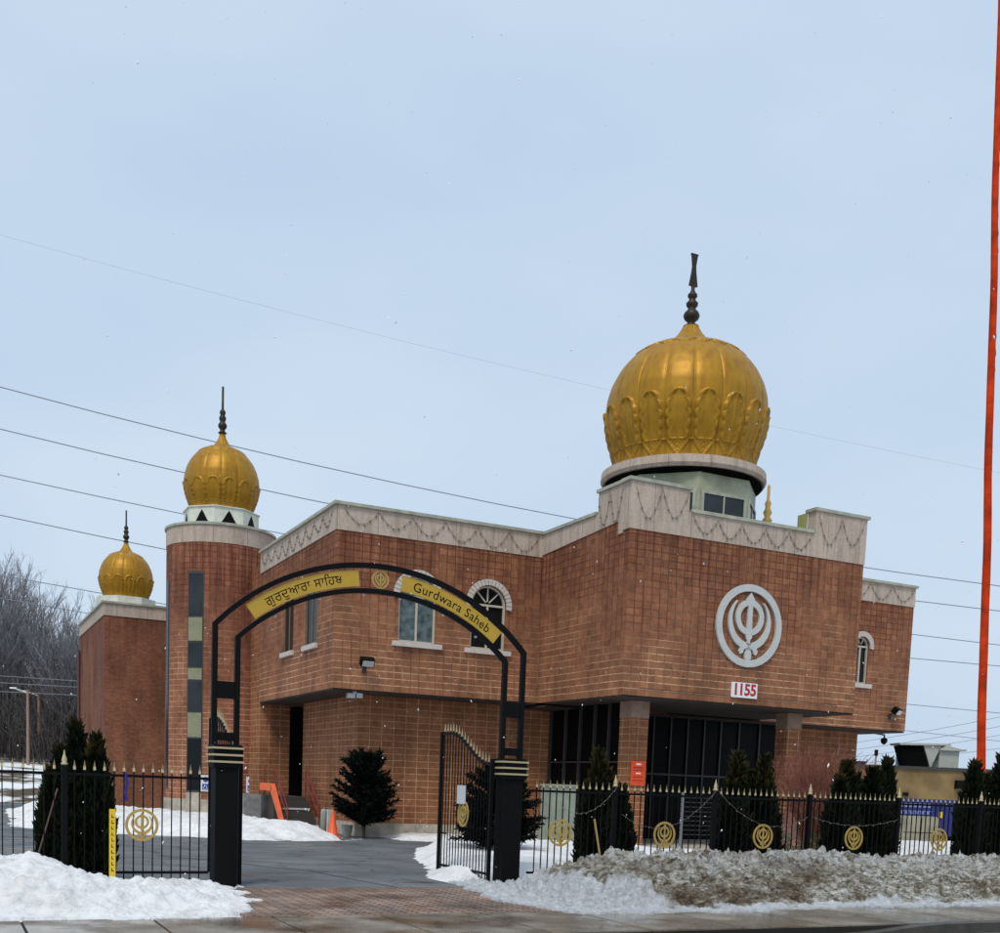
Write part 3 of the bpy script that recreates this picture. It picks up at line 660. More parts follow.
# window strip on the tower face turned to the street: angle measured in the local grid
def strip(a0, a1, bands, zb, zt):
    f_ = cyl_strip(MB(), a0, a1, TR - .05, TR + .012, zb, zt).build('window_strip', MULL, G)
    for z0, z1, kind in bands:
        m_ = {'g': GLASST, 'p': PANEL, 'd': GLASS}[kind]
        cyl_strip(MB(), a0 + 1.2, a1 - 1.2, TR - .02, TR + (.02 if kind != 'p' else .035), z0 + .03, z1 - .03).build({'g': 'window_pane', 'd': 'window_pane', 'p': 'spandrel'}[kind], m_, f_)
_bands = [(7.45, 9.02, 'g'), (6.55, 7.45, 'p'), (5.62, 6.55, 'g'), (5.15, 5.62, 'p'), (4.0, 5.15, 'g'), (3.05, 4.0, 'p'), (1.1, 3.05, 'd')]
A_V = -75.9 - 26.378                                 # direction from the tower towards the street viewer
strip(A_V - 35, A_V - 17, _bands, 1.05, 9.08)
cyl_strip(MB(), A_V - 34.5, A_V - 17.5, TR - .05, TR + .05, -.1, 1.05).build('window_base', CONC, G)
strip(A_V - 78, A_V - 67, [(1.2, 8.8, 'd')], 1.15, 8.85)
# left block
part(MB().box(-4.23, 0.04, 17.56, 26.6, -0.1, 8.08), 'wall', B_BRK, uv=True)
part(MB().box(-4.26, 0.04, 17.53, 26.63, 8.08, 8.58), 'parapet', STONE, uv=True)
part(MB().box(-4.33, 0.04, 17.46, 26.7, 8.58, 8.66), 'coping', COPE)
part(MB().lathe([(1.25, 8.66), (1.25, 9.02)], 8, (-3.14, 19.25), a0=R(22.5)), 'dome_base', DRUMW)
part(MB().tube([(-4.33, 26.2, 0), (-4.33, 26.2, 7.4)], .07, 8), 'downpipe', mat('brown_pipe', (.12, .04, .03), .6))

# ---- domes
def interp(prof, t):
    for (t0, r0), (t1, r1) in zip(prof[:-1], prof[1:]):
        if t <= t1: k = (t - t0) / (t1 - t0 + 1e-9); return r0 + (r1 - r0) * k
    return prof[-1][1]
BIG = [(0, .862), (.06, .866), (.11, .872), (.22, .905), (.365, .960), (.50, .992), (.66, 1.0), (.80, .985), (.94, .94), (1.08, .86), (1.18, .775), (1.26, .685), (1.32, .59), (1.36, .49), (1.385, .38), (1.40, .30), (1.43, .27), (1.47, .225), (1.52, .17), (1.58, .12), (1.64, .085)]
SML = [(0, .80), (.08, .81), (.16, .835), (.30, .90), (.45, .955), (.62, .992), (.77, 1.0), (.95, .975), (1.12, .92), (1.28, .84), (1.42, .73), (1.53, .61), (1.60, .49), (1.64, .38), (1.66, .30), (1.68, .255), (1.74, .20), (1.82, .145), (1.92, .09), (2.05, .06)]
def dome(prof, c, zb, Rm, N, gores, nseg, tipt, lowt, amp, hs=1.0, tfl=1.25, name='dome'):
    mb = MB(); T = prof[-1][0]; ts = [T * i / N for i in range(N + 1)]
    for i, t in enumerate(ts):                        # smoothed profile
        r = sum(interp(prof, min(T, max(0, t + e))) for e in (-.03, -.015, 0, .015, .03)) / 5 * Rm if 0.03 < t < T - .03 else interp(prof, t) * Rm
        for k in range(nseg):
            g = k / nseg * gores; x = (g % 1.0) * 2 - 1      # -1..1 over one gore, petal centred
            d = 0.0
            coll = interp(prof, t) < .30 and t > 1
            if not coll:
                d += 0.035 * (1 - abs(x) ** 6) - 0.035      # seams between gores
                if abs(x) > .965: d -= 0.02
                if lowt < t < tipt:                   # petal
                    q = (t - lowt) / (tipt - lowt)
                    lob = abs(math.sin(q * 15.0 + .6))
                    wd = (.93 * (1 - q ** 6) ** .5 * (.84 + .16 * math.sin(q * 2.6))) * (.90 + .10 * lob)
                    e = wd - abs(x)
                    if e > 0:                         # leaf with curled lobes along both edges, a plain hollow and a midrib
                        d += .045
                        if e < .30: d += .030 * lob * math.sin(math.pi * e / .30)
                        elif abs(x) > .10: d -= .028
                        if q > .86: d += .045 * (q - .86) / .14 * (1 if abs(x) < .4 else .4)
                elif t <= lowt:
                    q = t / lowt
                    d += .03
                    e = abs(x) + .0 - (q * .9)
                    if abs(e) < .12: d += .03
                    elif e < 0: d += .012 * math.sin(22 * (q + abs(x)))
                    if q > .93: d += .03
            else:
                d += 0.02 * abs(math.cos(g * math.pi)) ** 2
            if abs(interp(prof, t) - .31) < .035 and t > 1: d += .05 + .03 * abs(math.cos(g * math.pi))
            te = tfl + .045 * abs(x) ** 1.5                # scalloped cap plate round the crown
            if t > te and not coll: d += .055
            rr = (r + d * amp) * hs; an = 2 * math.pi * k / nseg
            mb.v.append((c[0] + rr * math.cos(an), c[1] + rr * math.sin(an), zb + t * Rm))
    for i in range(N):
        for k in range(nseg): mb.f.append((i * nseg + k, i * nseg + (k + 1) % nseg, (i + 1) * nseg + (k + 1) % nseg, (i + 1) * nseg + k))
    return part(mb, name, DOME, smooth=True)
def finial(parent, c, z, prof, m=FINM, n=14):
    mb = MB(); mb.lathe([(r, z + h) for r, h in prof], n, c); return mb.build('finial', m, parent, smooth=True)
DC = (10.87, -1.5)
d1 = dome(BIG, DC, 11.74, 2.74, 190, 18, 18 * 34, .66, .17, .95, .925)
fb = [(.20, 0), (.25, .05), (.13, .12), (.12, .18), (.22, .26), (.26, .36), (.22, .46), (.13, .55), (.12, .6), (.18, .66), (.19, .74), (.11, .82), (.10, .88), (.15, .93), (.15, 1.0), (.09, 1.06), (.06, 1.12), (.06, 1.28)]
fo = finial(d1, DC, 16.18, [(r * 1.0, h * 1.0) for r, h in fb])
q = MB(); q.ext([(-.15, 0), (.15, 0), (.075, .45), (.06, .62), (.10, .92), (.13, 1.0), (-.13, 1.0), (-.10, .92), (-.06, .62), (-.075, .45)], -.035, .035, lambda s, d, z: (DC[0] + s * 1.0, DC[1] - d, 17.43 + z * .95))
q.build('finial_blade', FINM, d1)
# stone ring and octagonal drum below the big dome
rg = part(MB().lathe([(2.20, 11.34), (2.54, 11.34), (2.60, 11.44), (2.58, 11.66), (2.40, 11.72), (2.20, 11.74)], 64, DC), 'dome_ring', STONE, uv=True, smooth=False)
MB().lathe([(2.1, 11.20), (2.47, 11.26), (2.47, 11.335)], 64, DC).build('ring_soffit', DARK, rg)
dr = part(MB().lathe([(2.38, 9.1), (2.38, 11.22)], 8, DC, a0=R(22.5)), 'dome_drum', DRUM)
ap = 2.38 * math.cos(R(22.5))
for ang in (-90, -45, -135, 0):
    t_ = R(ang); nx_, ny_ = math.cos(t_), math.sin(t_)
    P_ = lambda s, d, z, nx_=nx_, ny_=ny_: (DC[0] + nx_ * (ap + d) - ny_ * s, DC[1] + ny_ * (ap + d) + nx_ * s, z)
    g_ = MB().box(-.74, .74, 0.0, 0.012, 9.85, 10.62, P_).build('drum_window', GLASST, dr)
    f2 = MB().ext(rect(-.83, .83, 9.76, 10.71), 0.0, 0.05, P_, [rect(-.74, .74, 9.85, 10.62)]); f2.ext(rect(-.025, .025, 9.85, 10.62), .012, .04, P_)
    f2.build('window_frame', COPE, dr)
# tower dome on its white pierced drum
dw = part(MB().lathe([(1.40, 10.83), (1.40, 11.53)], 8, TC, a0=R(22.5)), 'dome_drum', DRUMW)
MB().lathe([(1.45, 11.531), (1.45, 11.57)], 8, TC, a0=R(22.5)).build('drum_rim', DRUMW, dw)
ap2 = 1.40 * math.cos(R(22.5))
for k in range(8):
    t_ = R(45 * k); nx_, ny_ = math.cos(t_), math.sin(t_)
    P_ = lambda s, d, z, nx_=nx_, ny_=ny_: (TC[0] + nx_ * (ap2 + d) - ny_ * s, TC[1] + ny_ * (ap2 + d) + nx_ * s, z)
    MB().ext([(-.36, 10.94), (.36, 10.94), (.26, 11.01), (.16, 11.17), (.10, 11.28), (0, 11.43), (-.10, 11.28), (-.16, 11.17), (-.26, 11.01)], 0, .012, P_).build('drum_opening', BLK, dw)
fs = [(.10, 0), (.17, .04), (.10, .10), (.09, .16), (.15, .24), (.17, .32), (.13, .40), (.09, .46), (.13, .54), (.13, .62), (.08, .70), (.11, .76), (.11, .84), (.06, .90), (.045, .96), (.04, 1.75)]
d2 = dome(SML, TC, 11.51, 1.47, 120, 14, 14 * 26, .74, .20, .55, .95, 1.50); finial(d2, TC, 14.47, [(r, h * .98) for r, h in fs])
LC = (-3.14, 19.25)
d3 = dome(SML, LC, 9.0, 1.19, 100, 14, 14 * 22, .74, .20, .5, .935, 1.50); finial(d3, LC, 11.4, [(r * .8, h * .76) for r, h in fs])
sp = part(MB().lathe([(.14, 9.1), (.14, 10.85), (.17, 10.95), (.09, 11.05), (.15, 11.2), (.08, 11.35), (.11, 11.5), (.05, 11.62), (.05, 12.05), (.01, 12.12)], 10, (14.7, -1.0)), 'roof_finial', GOLDP, smooth=True)

# ------------------------------------------------------------------ khanda emblems
def khanda(mb, c, r, P, d0, d1):
    X = lambda x, y: (c[0] + x * r, c[1] + y * r)
    def ring(cx, cy, ro, ri, e, n=40, a0=0, a1=360):
        if a1 - a0 >= 360:
            o_ = [X(cx + ro * math.cos(2 * math.pi * i / n), cy + ro * math.sin(2 * math.pi * i / n)) for i in range(n)]
            i_ = [X(cx + ri * math.cos(2 * math.pi * i / n), cy + ri * math.sin(2 * math.pi * i / n)) for i in range(n)]
            mb.ext(o_, d0 + e, d1 + e, P, [i_])
    ring(0, 0, 1, .83, 0); ring(0, .20, .43, .29, .002)
    mb.ext([X(*p) for p in ((0, .80), (.07, .70), (.13, .62), (.07, .54), (.065, .2), (.09, -.28), (.04, -.34), (.04, -.52), (.10, -.66), (.09, -.8), (0, -.86), (-.09, -.8), (-.10, -.66), (-.04, -.52), (-.04, -.34), (-.09, -.28), (-.065, .2), (-.07, .54), (-.13, .62), (-.07, .70))], d0 + .004, d1 + .004, P)
    for sx in (-1, 1):                                # the two curved swords
        o_, i_ = [], []
        for k in range(15):
            t = k / 14; an = R(50 - 150 * t) if sx > 0 else R(130 + 150 * t)
            cx, cy = 0, .08; ro = .66; th = .02 + .15 * math.sin(math.pi * min(1, t * .62 + .02)) 
            o_.append(X(cx + ro * math.cos(an) * .98, cy + ro * math.sin(an)))
            i_.append(X(cx + (ro - th) * math.cos(an) * .98, cy + (ro - th) * math.sin(an) + .0))
        mb.ext(o_ + i_[::-1], d0 + .006, d1 + .006, P)
        mb.ext([X(sx * -x, y) for x, y in ((.0, -.50), (.10, -.42), (.24, -.50), (.29, -.62), (.24, -.70), (.16, -.66), (.14, -.58))], d0 + .008, d1 + .008, P)
    return mb
e_ = khanda(MB(), (0, 0), 1.19, lambda s, d, z: (s, -d, z), 0.0, 0.07)
solo(e_, 'wall_emblem', EMB, 'big pale grey khanda emblem in a ring on the red block wall', 'emblem', 10.95, -5.136, 6.66)
# address number
def text_mesh(txt, size, bold=0.0, shear=0.0, spacing=1.0):
    cu = bpy.data.curves.new('txt', 'FONT'); cu.body = txt; cu.size = size; cu.offset = bold; cu.shear = shear; cu.space_character = spacing
    cu.align_x = 'CENTER'; cu.align_y = 'CENTER'; cu.extrude = 0.0; cu.resolution_u = 3
    ob = bpy.data.objects.new('txt', cu); C.objects.link(ob)
    dg = bpy.context.evaluated_depsgraph_get(); me = bpy.data.meshes.new_from_object(ob.evaluated_get(dg))
    v = [tuple(x.co) for x in me.vertices]; f_ = [tuple(p.vertices) for p in me.polygons]
    bpy.data.objects.remove(ob); bpy.data.curves.remove(cu); bpy.data.meshes.remove(me)
    return v, f_
ns = thing('number_sign', 'white number sign reading 1155 below the grey wall emblem', 'sign', 10.93, -5.136, 4.80)
MB().box(-.47, .47, -.03, 0, -.22, .22).build('board', WHT, ns)
for ch, cx in zip('1155', (-.315, -.115, .105, .325)):
    v_, f_ = text_mesh(ch, 0.46, 0.016)
    MB().add([(x + cx, -.033, y) for x, y, z in v_], f_).build('numeral', RED, ns)

# ------------------------------------------------------------------ wall lamps, signs, camera
def flood(u, v, z, label, yaw=0.0, tilt=-25, sc=1.0):
    t = thing('floodlight', label, 'floodlight', u, v, z, yaw, 'floodlights on the gurdwara walls')
    MB().box(-.05 * sc, .05 * sc, -.10, 0, -.22, -.04).tube([(0, -.08, -.08), (0, -.20, .05)], .025, 6).build('bracket', MULL, t)
    c_, s_ = math.cos(R(tilt)), math.sin(R(tilt))
    T_ = lambda x, y, z: (x, -.28 + y * c_ - z * s_, .08 + y * s_ + z * c_)
    MB().box(-.20 * sc, .20 * sc, -.12, .10, -.12, .12, T_).build('housing', BLK, t)
    MB().box(-.17 * sc, .17 * sc, -.135, -.121, -.09, .09, T_).build('lens', mat('lamp_lens', (.5, .5, .48), .3), t)
flood(0.93, -0.0, 5.12, 'floodlight on the bay wall above the ground floor, left of the arched windows', 0, 35)
flood(21.2, -0.6, 4.95, 'floodlight at the far right corner of the right wing', R(25), 35, 1.1)
t = thing('soffit_lamp', 'small pale twin lamp hung beneath the corner of the bay overhang', 'lamp', 0.75, 0.25, ZB - .05)
MB().box(-.05, .05, -.05, .05, -.08, 0).build('bracket', WHT, t); MB().box(-.24, -.02, -.1, .06, -.2, -.06).box(.03, .22, -.1, .06, -.18, -.04).build('lamp_head', mat('aluminium', (.45, .45, .43), .4, .3), t)
t = thing('security_camera', 'dark dome camera hung under the right wing soffit corner', 'camera', 21.35, -0.3, ZB - .135)
MB().bar((-.7, 0, -.05), (0, 0, -.10), .05).tube([(0, 0, -.1), (0, 0, -.22)], .03, 8).build('arm', MULL, t)
MB().lathe([(.02, -.46), (.10, -.40), (.13, -.32), (.12, -.24), (.03, -.2)], 12).build('dome_cover', BLK, t, smooth=True)

def ctag(u, v, ang, z, label):
    t = thing('parking_sign', label, 'sign', u, v, z, ang, 'accessible parking signs')
    MB().box(-.17, .17, -.02, 0, -.30, .30).build('board', WHT, t)
    q = MB(); q.box(-.12, .12, -.024, -.021, -.24, -.02); q.ext(arc(0, .14, .10, 0, 330, 11), .021, .024, lambda s, d, z: (s, -d, z)); q.build('sign_field', BLU, t)
    q = MB(); q.tube([(-.06, -.027, -.10), (.03, -.027, -.10), (.06, -.027, -.20), (.09, -.027, -.2)], .012, 4); q.tube([(-.03, -.027, -.05), (-.03, -.027, -.13)], .014, 4)
    q.tube([(.07 * math.cos(x / 3) - .01, -.027, -.16 + .055 * math.sin(x / 3)) for x in range(7, 19)], .010, 4); q.build('wheelchair_symbol', WHT, t)
def on_tower(px_ang, r=TR): a_ = R(A_V + px_ang); return TC[0] + r * math.cos(a_), TC[1] + r * math.sin(a_), a_ + math.pi / 2
x_, y_, a_ = on_tower(34, TR + .14); ctag(x_ , y_, R(-6), 1.40, 'accessible parking sign on the tower, right of the left gate pier')
x_, y_, a_ = on_tower(-12.5, TR + .08); ctag(x_, y_, R(-6), 1.40, 'accessible parking sign on the tower, left of the left gate pier')
t = thing('poster', 'orange poster on the left brick pier of the porch', 'poster', 8.03, -4.13, 2.25)
MB().box(-.25, .25, -.015, 0, -.36, .36).build('sheet', mat('orange_poster', (.72, .07, .01), .6), t)
MB().box(-.08, .09, -.019, -.016, .24, .29).box(-.08, .09, -.019, -.016, -.02, .02).build('print', WHT, t)
MB().box(-.18, .18, -.019, -.016, .15, .18).box(-.18, .18, -.019, -.016, .08, .10).box(-.18, .18, -.019, -.016, -.12, -.10).box(-.18, .18, -.019, -.016, -.22, -.20).build('small_print', mat('dark_print', (.25, .02, .01), .6), t)
t = solo(MB().box(-.24, .24, -.02, 0, -.30, .30), 'door_notice', mat('brown_notice', (.16, .035, .025), .6), 'dull red paper notice on the dark entrance glass', 'notice', 10.9, 0.15, 2.3)

# ------------------------------------------------------------------ festoon lights hung on the parapets
BULB = mat('dark_festoon', (.17, .145, .12), .7); BULBW = mat('clear_bulbs', (.42, .43, .43), .3)
def swags(name, label, P, s0, s1, ztop, n, drop, m=BULB, r=.006, br=.017, slope=0.0):
    t = MB(); bl = MB(); step = (s1 - s0) / n
    for i in range(n):
        a_ = s0 + i * step; pts = []
        for k in range(13):
            q = k / 12; z = ztop - drop * (.75 + .3 * abs(math.sin(i * 2.7 + s0))) * (1 - abs(2 * q - 1) ** 1.7) - slope * (a_ + q * step - s0) + .015 * math.sin(i * 5 + k * 2.3)
            pts.append(P(a_ + q * step, .05, z))
            if k % 2: x, y, z2 = P(a_ + q * step, .055, z - .02); bl.box(x - br, x + br, y - br, y + br, z2 - br * 1.4, z2 + br)
        t.tube(pts, r, 4)
    solo(t.merge(bl), name, (BULB, m), label, 'string lights', 0, 0, 0, 0, 'festoon lights on the building')
swags('string_lights', 'dark festoon lights swagged along the bay parapet facing the street', PF, .2, 6.6, 9.55, 6, .5)
swags('string_lights', 'dark festoon lights swagged along the bay parapet on its left side', PL, .3, 8.4, 9.5, 9, .45)
swags('string_lights', 'dark festoon lights hanging low across the middle of the porch parapet', PF2, 8.8, 13.1, 9.5, 5, .45)
swags('string_lights', 'two deep festoon swags on the raised left corner of the porch parapet', PF2, 6.85, 8.6, 10.1, 2, .95)
swags('string_lights', 'two deep festoon swags on the raised right corner of the porch parapet', PF2, 13.35, 15.15, 10.15, 2, .85)
swags('string_lights', 'dark festoon lights along the right wing parapet', PW, 15.5, 22.0, 9.5, 6, .5)
swags('string_lights', 'dark festoon lights down the left side of the porch parapet', PL2, -4.7, -3.4, 10.05, 2, .8)

# ------------------------------------------------------------------ fence
VF = -14.58
GRPF = 'emblem panels of the iron fence'
def fence(u0, u1, posts, emblems, label, gaps=()):
    fz = thing('iron_fence', label, 'fence', (u0 + u1) / 2, VF)
    off = (u0 + u1) / 2; P = lambda s, d, z: (s - off, -d, z)
    edges = sorted(set([u0] + list(posts) + [u1]))
    for a_, b_ in zip(edges[:-1], edges[1:]):
        pn = MB(); pn.box(a_, b_, -.02, .02, 1.655, 1.695, P); pn.box(a_, b_, -.02, .02, .20, .24, P)
        tp_ = MB(); n_ = max(2, round((b_ - a_) / .137)); stp = (b_ - a_) / n_
        for i in range(1, n_):
            s_ = a_ + i * stp; pn.box(s_ - .0085, s_ + .0085, -.0085, .0085, .08, 1.74, P)
            cx, cy, _ = P(s_, 0, 0)
            tp_.add([(cx - .018, cy - .012, 1.74), (cx + .018, cy - .012, 1.74), (cx + .018, cy + .012, 1.74), (cx - .018, cy + .012, 1.74), (cx - .017, cy, 1.79), (cx + .017, cy, 1.79), (cx, cy, 1.885)],
                    [(3, 2, 1, 0), (0, 1, 5, 4), (2, 3, 4, 5), (1, 2, 5), (3, 0, 4), (4, 5, 6), (5, 4, 6)])
        p_ = pn.merge(tp_).build('fence_panel', (IRON, TIP), fz)
        for e in emblems:
            if a_ < e < b_: khanda(MB(), (e, .94), .245, P, .012, .026).build('emblem', GOLDP, p_)
    for s_ in posts:
        x, y, _ = P(s_, 0, 0)
        pp = MB().box(x - .04, x + .04, -.04, .04, 0, 1.80).build('post', IRON, fz)
        MB().lathe([(.045, 1.801), (.052, 1.825), (.03, 1.84), (.04, 1.87), (.035, 1.89), (.012, 1.97), (.004, 2.02)], 8, (x, y)).build('finial', TIP, pp, smooth=True)
    return fz
fence(-15.9, -6.62, [-13.5, -11.1, -8.72], [-12.3, -9.95 - 100, -7.62], 'black iron fence with pale gold spear tips left of the gateway')
fence(-1.0, 22.1, [0.77, 3.03, 5.38, 7.80, 10.24, 12.6, 15.0, 17.4, 19.8], [-.36, 1.89, 4.23, 6.6, 9.03, 11.4, 13.8], 'long black iron fence with gold emblems right of the gateway')
solo(MB().tube([(0, 0, 0), (.02, 0, -.15), (-.01, 0, -.3), (.015, 0, -.42)], .022, 5), 'ribbon', mat('ribbon_blue', (.01, .015, .22), .6), 'blue ribbon tied to the left fence above its gold emblem', 'ribbon', -7.86, VF - .03, 1.72)
# string lights looped on the fence
def loop_lights(u0, u1, z0, z1, drop, label):
    t = MB(); bl = MB()
    pts = []
    for k in range(25):
        q = k / 24; x = q * (u1 - u0); z = z0 + (z1 - z0) * q - drop * (1 - (2 * q - 1) ** 2) + .01 * math.sin(k * 2.1); pts.append((x, 0, z))
        if k % 2: bl.box(x - .004, x + .004, -.005, .005, z - .018, z - .004)
    solo(t.tube(pts, .004, 4).merge(bl), 'string_lights', (BULB, BULBW), label, 'string lights', u0, VF - .06, 0, 0, 'festoon lights looped on the fence')
loop_lights(-.4, .77, 1.42, 1.80, .28, 'string of clear bulbs looped left of the first post right of the gateway')
loop_lights(.9, 3.0, 1.3, 1.80, .45, 'string of clear bulbs sagging across the fence to the second post')
loop_lights(3.06, 5.3, 1.80, 1.35, .40, 'string of clear bulbs sagging right from the second post over the hedge')
loop_lights(5.42, 7.75, 1.35, 1.35, .15, 'string of clear bulbs drooping across the third hedge right of the gate')

# ------------------------------------------------------------------ gateway arch
AR = thing('gateway_arch', 'black iron gateway arch with two mustard name plates over the drive', 'archway', -3.9, VF)
PA = lambda s, d, z: (s + 3.9, -d, z)
def flatbar(pts, half, d0, d1, mb):                   # bar of constant width following a 2-D path
    lft, rgt = [], []
    for i, p in enumerate(pts):
        a_ = pts[max(0, i - 1)]; b_ = pts[min(len(pts) - 1, i + 1)]; tx, tz = b_[0] - a_[0], b_[1] - a_[1]; l_ = math.hypot(tx, tz)
        nx_, nz_ = -tz / l_ * half, tx / l_ * half; lft.append((p[0] + nx_, p[1] + nz_)); rgt.append((p[0] - nx_, p[1] - nz_))
    for i in range(len(pts) - 1): mb.hull8([PA(*q) for q in ((lft[i][0], d0, lft[i][1]), (rgt[i][0], d0, rgt[i][1]), (lft[i][0], d1, lft[i][1]), (rgt[i][0], d1, rgt[i][1]), (lft[i+1][0], d0, lft[i+1][1]), (rgt[i+1][0], d0, rgt[i+1][1]), (lft[i+1][0], d1, lft[i+1][1]), (rgt[i+1][0], d1, rgt[i+1][1]))])
    return mb
AC, ZO, ZI = -3.895, 1.57, 1.47
q = MB()
oa = math.degrees(math.asin(2.66 / 3.63)); flatbar(arc(AC, ZO, 3.63, 90 + oa, 90 - oa, 40), .038, -.045, .045, q); q.build('outer_arc', IRON, AR)
q = MB(); ia = math.degrees(math.asin(2.31 / 3.33)); flatbar(arc(AC, ZI, 3.33, 90 + ia, 90 - ia, 40), .036, -.045, .045, q); q.build('inner_arc', IRON, AR)
for s_, zt in ((-6.555, 4.06), (-6.205, 3.88), (-1.235, 4.06), (-1.585, 3.88)):
    MB().box(s_ - .040, s_ + .040, -.044, .044, 2.2, zt, PA).build('post', IRON, AR)
for sc_ in (-6.38, -1.41):
    MB().box(sc_ - .13, sc_ + .13, -.04, .04, 2.92, 3.18, PA).build('cross_plate', IRON, AR)
    MB().box(sc_ - .13, sc_ + .13, -.045, .045, 2.27, 2.40, PA).build('cross_plate', IRON, AR)
    pr = MB().box(sc_ - .175, sc_ + .175, -.175, .175, -.05, 2.2, PA).box(sc_ - .215, sc_ + .215, -.215, .215, 1.86, 2.21, PA).build('pier', IRON, AR)
    for zz in (1.93, 2.035, 2.14): MB().box(sc_ - .245, sc_ + .245, -.245, .245, zz, zz + .03, PA).build('gold_band', TIP, pr)
def plate(uA, uB, txt, size, name, bold=.0, sp_=1.0, flip=1):
    ri, ro, cz = 3.345, 3.60, 1.52
    aA = math.asin((uA - AC) / 3.5); aB = math.asin((uB - AC) / 3.5); n_ = 16; vs = []
    q = MB()
    for i in range(n_):
        b0 = aA + (aB - aA) * i / n_; b1 = aA + (aB - aA) * (i + 1) / n_
        q.hull8([PA(AC + r_ * math.sin(b), d_, cz + r_ * math.cos(b)) for b in (b0, b1) for r_ in (ri, ro) for d_ in (-.015, .015)])
    p_ = q.build(name, PLATE, AR)
    v_, f_ = text_mesh(txt, size, bold, 0, sp_); am_ = (aA + aB) / 2; rm = (ri + ro) / 2
    xs_ = [x for x, y, z in v_]; cx = (min(xs_) + max(xs_)) / 2; ys_ = [y for x, y, z in v_]; cy = (min(ys_) + max(ys_)) / 2
    MB().add([PA(AC + (rm + (y - cy)) * math.sin(am_ + (x - cx) / rm), .0175, cz + (rm + (y - cy)) * math.cos(am_ + (x - cx) / rm)) for x, y, z in v_], f_).build('lettering', BLK, p_)
plate(-6.03, -4.27, 'ਗੁਰਦੁਆਰਾ ਸਾਿਹਬ', .195, 'name_plate', .0, 1.08)
plate(-3.52, -1.74, 'Gurdwara Saheb', .215, 'name_plate', .0, 1.06)
khanda(MB(), (-3.9, 4.99), .145, PA, -.01, .01).build('emblem', GOLDP, AR)
q = MB()                                              # lamps clipped under the arch
for k, an in enumerate((122, 108, 95, 84, 70, 58)):
    x, z = AC + 3.27 * math.cos(R(an)), ZI + 3.27 * math.sin(R(an)); q.box(x - .014, x + .014, -.02, .02, z - .02, z + .01, PA)
q.build('arch_bulbs', BULBW, AR)

def leaf(u, label):
    t = thing('gate_leaf', label, 'gate', u, VF + .12, 0, math.pi / 2, 'open leaves of the drive gate')    # local x runs inward from the hinge
    Lg = 2.25
    top = lambda x: 2.10 + .58 * ss((x / Lg - .05) / .75) ** 1.0
    q = MB(); q.box(-.03, .03, -.03, .03, .02, 2.2).box(Lg - .03, Lg + .03, -.03, .03, .02, 2.72).box(.03, Lg - .03, -.02, .02, .16, .20)
    for i in range(20):
        x0, x1 = .03 + (Lg - .06) * i / 20, .03 + (Lg - .06) * (i + 1) / 20
        q.bar((x0, 0, top(x0)), (x1, 0, top(x1)), .04, .04)
    q.build('frame', IRON, t)
    q = MB(); tp_ = MB(); n_ = 17
    for i in range(1, n_):
        x = Lg * i / n_; q.box(x - .008, x + .008, -.008, .008, .02, top(x) + .06); z = top(x) + .05
        tp_.add([(x - .017, -.012, z), (x + .017, -.012, z), (x + .017, .012, z), (x - .017, .012, z), (x, 0, z + .16)], [(3, 2, 1, 0), (0, 1, 4), (1, 2, 4), (2, 3, 4), (3, 0, 4)])
    q.merge(tp_).build('bars', (IRON, TIP), t)
    khanda(MB(), (1.12, 1.2), .24, lambda s, d, z: (s, d, z), .012, .026).build('emblem', GOLDP, t)
    q = MB().box(Lg - .32, Lg - .03, -.015, .015, .78, .81).build('latch', IRON, t)
leaf(-6.10, 'open gate leaf swung in behind the left gate pier')
leaf(-1.70, 'open gate leaf swung in beside the right gate pier, over the snow')
solo(MB().box(-.13, .13, -.01, .01, -.17, .17), 'gate_notice', mat('notice_white', (.6, .63, .66), .6), 'white paper notice hung behind the bars of the right gate leaf', 'notice', -1.74, VF + 1.3, 1.55, R(100))

# ------------------------------------------------------------------ stakes and markers
t = thing('marker_stake', 'bright yellow marker stake with black writing in the snow by the hedge', 'marker', -8.08, -14.85, .2)
MB().box(-.045, .045, -.008, .008, -.2, .98).build('board', YEL, t)
q = MB()
random.seed(3)
for k in range(10): z = .06 + k * .088; q.box(-.02 + .01 * random.random(), .015 + .012 * random.random(), -.0095, -.0085, z, z + .012).box(-.012, -.002, -.0095, -.0085, z, z + .05)
q.build('writing', BLK, t)
solo(MB().bar((0, 0, 0), (-.17, 0, .75), .035, .02), 'wooden_stake', WOOD, 'yellow wooden stake leaning out of the dirty snow pile', 'stake', .44, -14.72, .45)
solo(MB().tube([(0, 0, 0), (.26, 0, .95)], .012, 6), 'metal_stake', mat('rusty_rod', (.16, .09, .07), .7), 'thin rusty rod leaning against the hedge at the far left', 'stake', -9.05, -14.3, .5)
solo(MB().tube([(0, 0, 0), (-.06, 0, .62)], .02, 6), 'wooden_stake', WOOD, 'short pale stake standing against the foot of the bay wall', 'stake', 5.0, 0.9, .0)

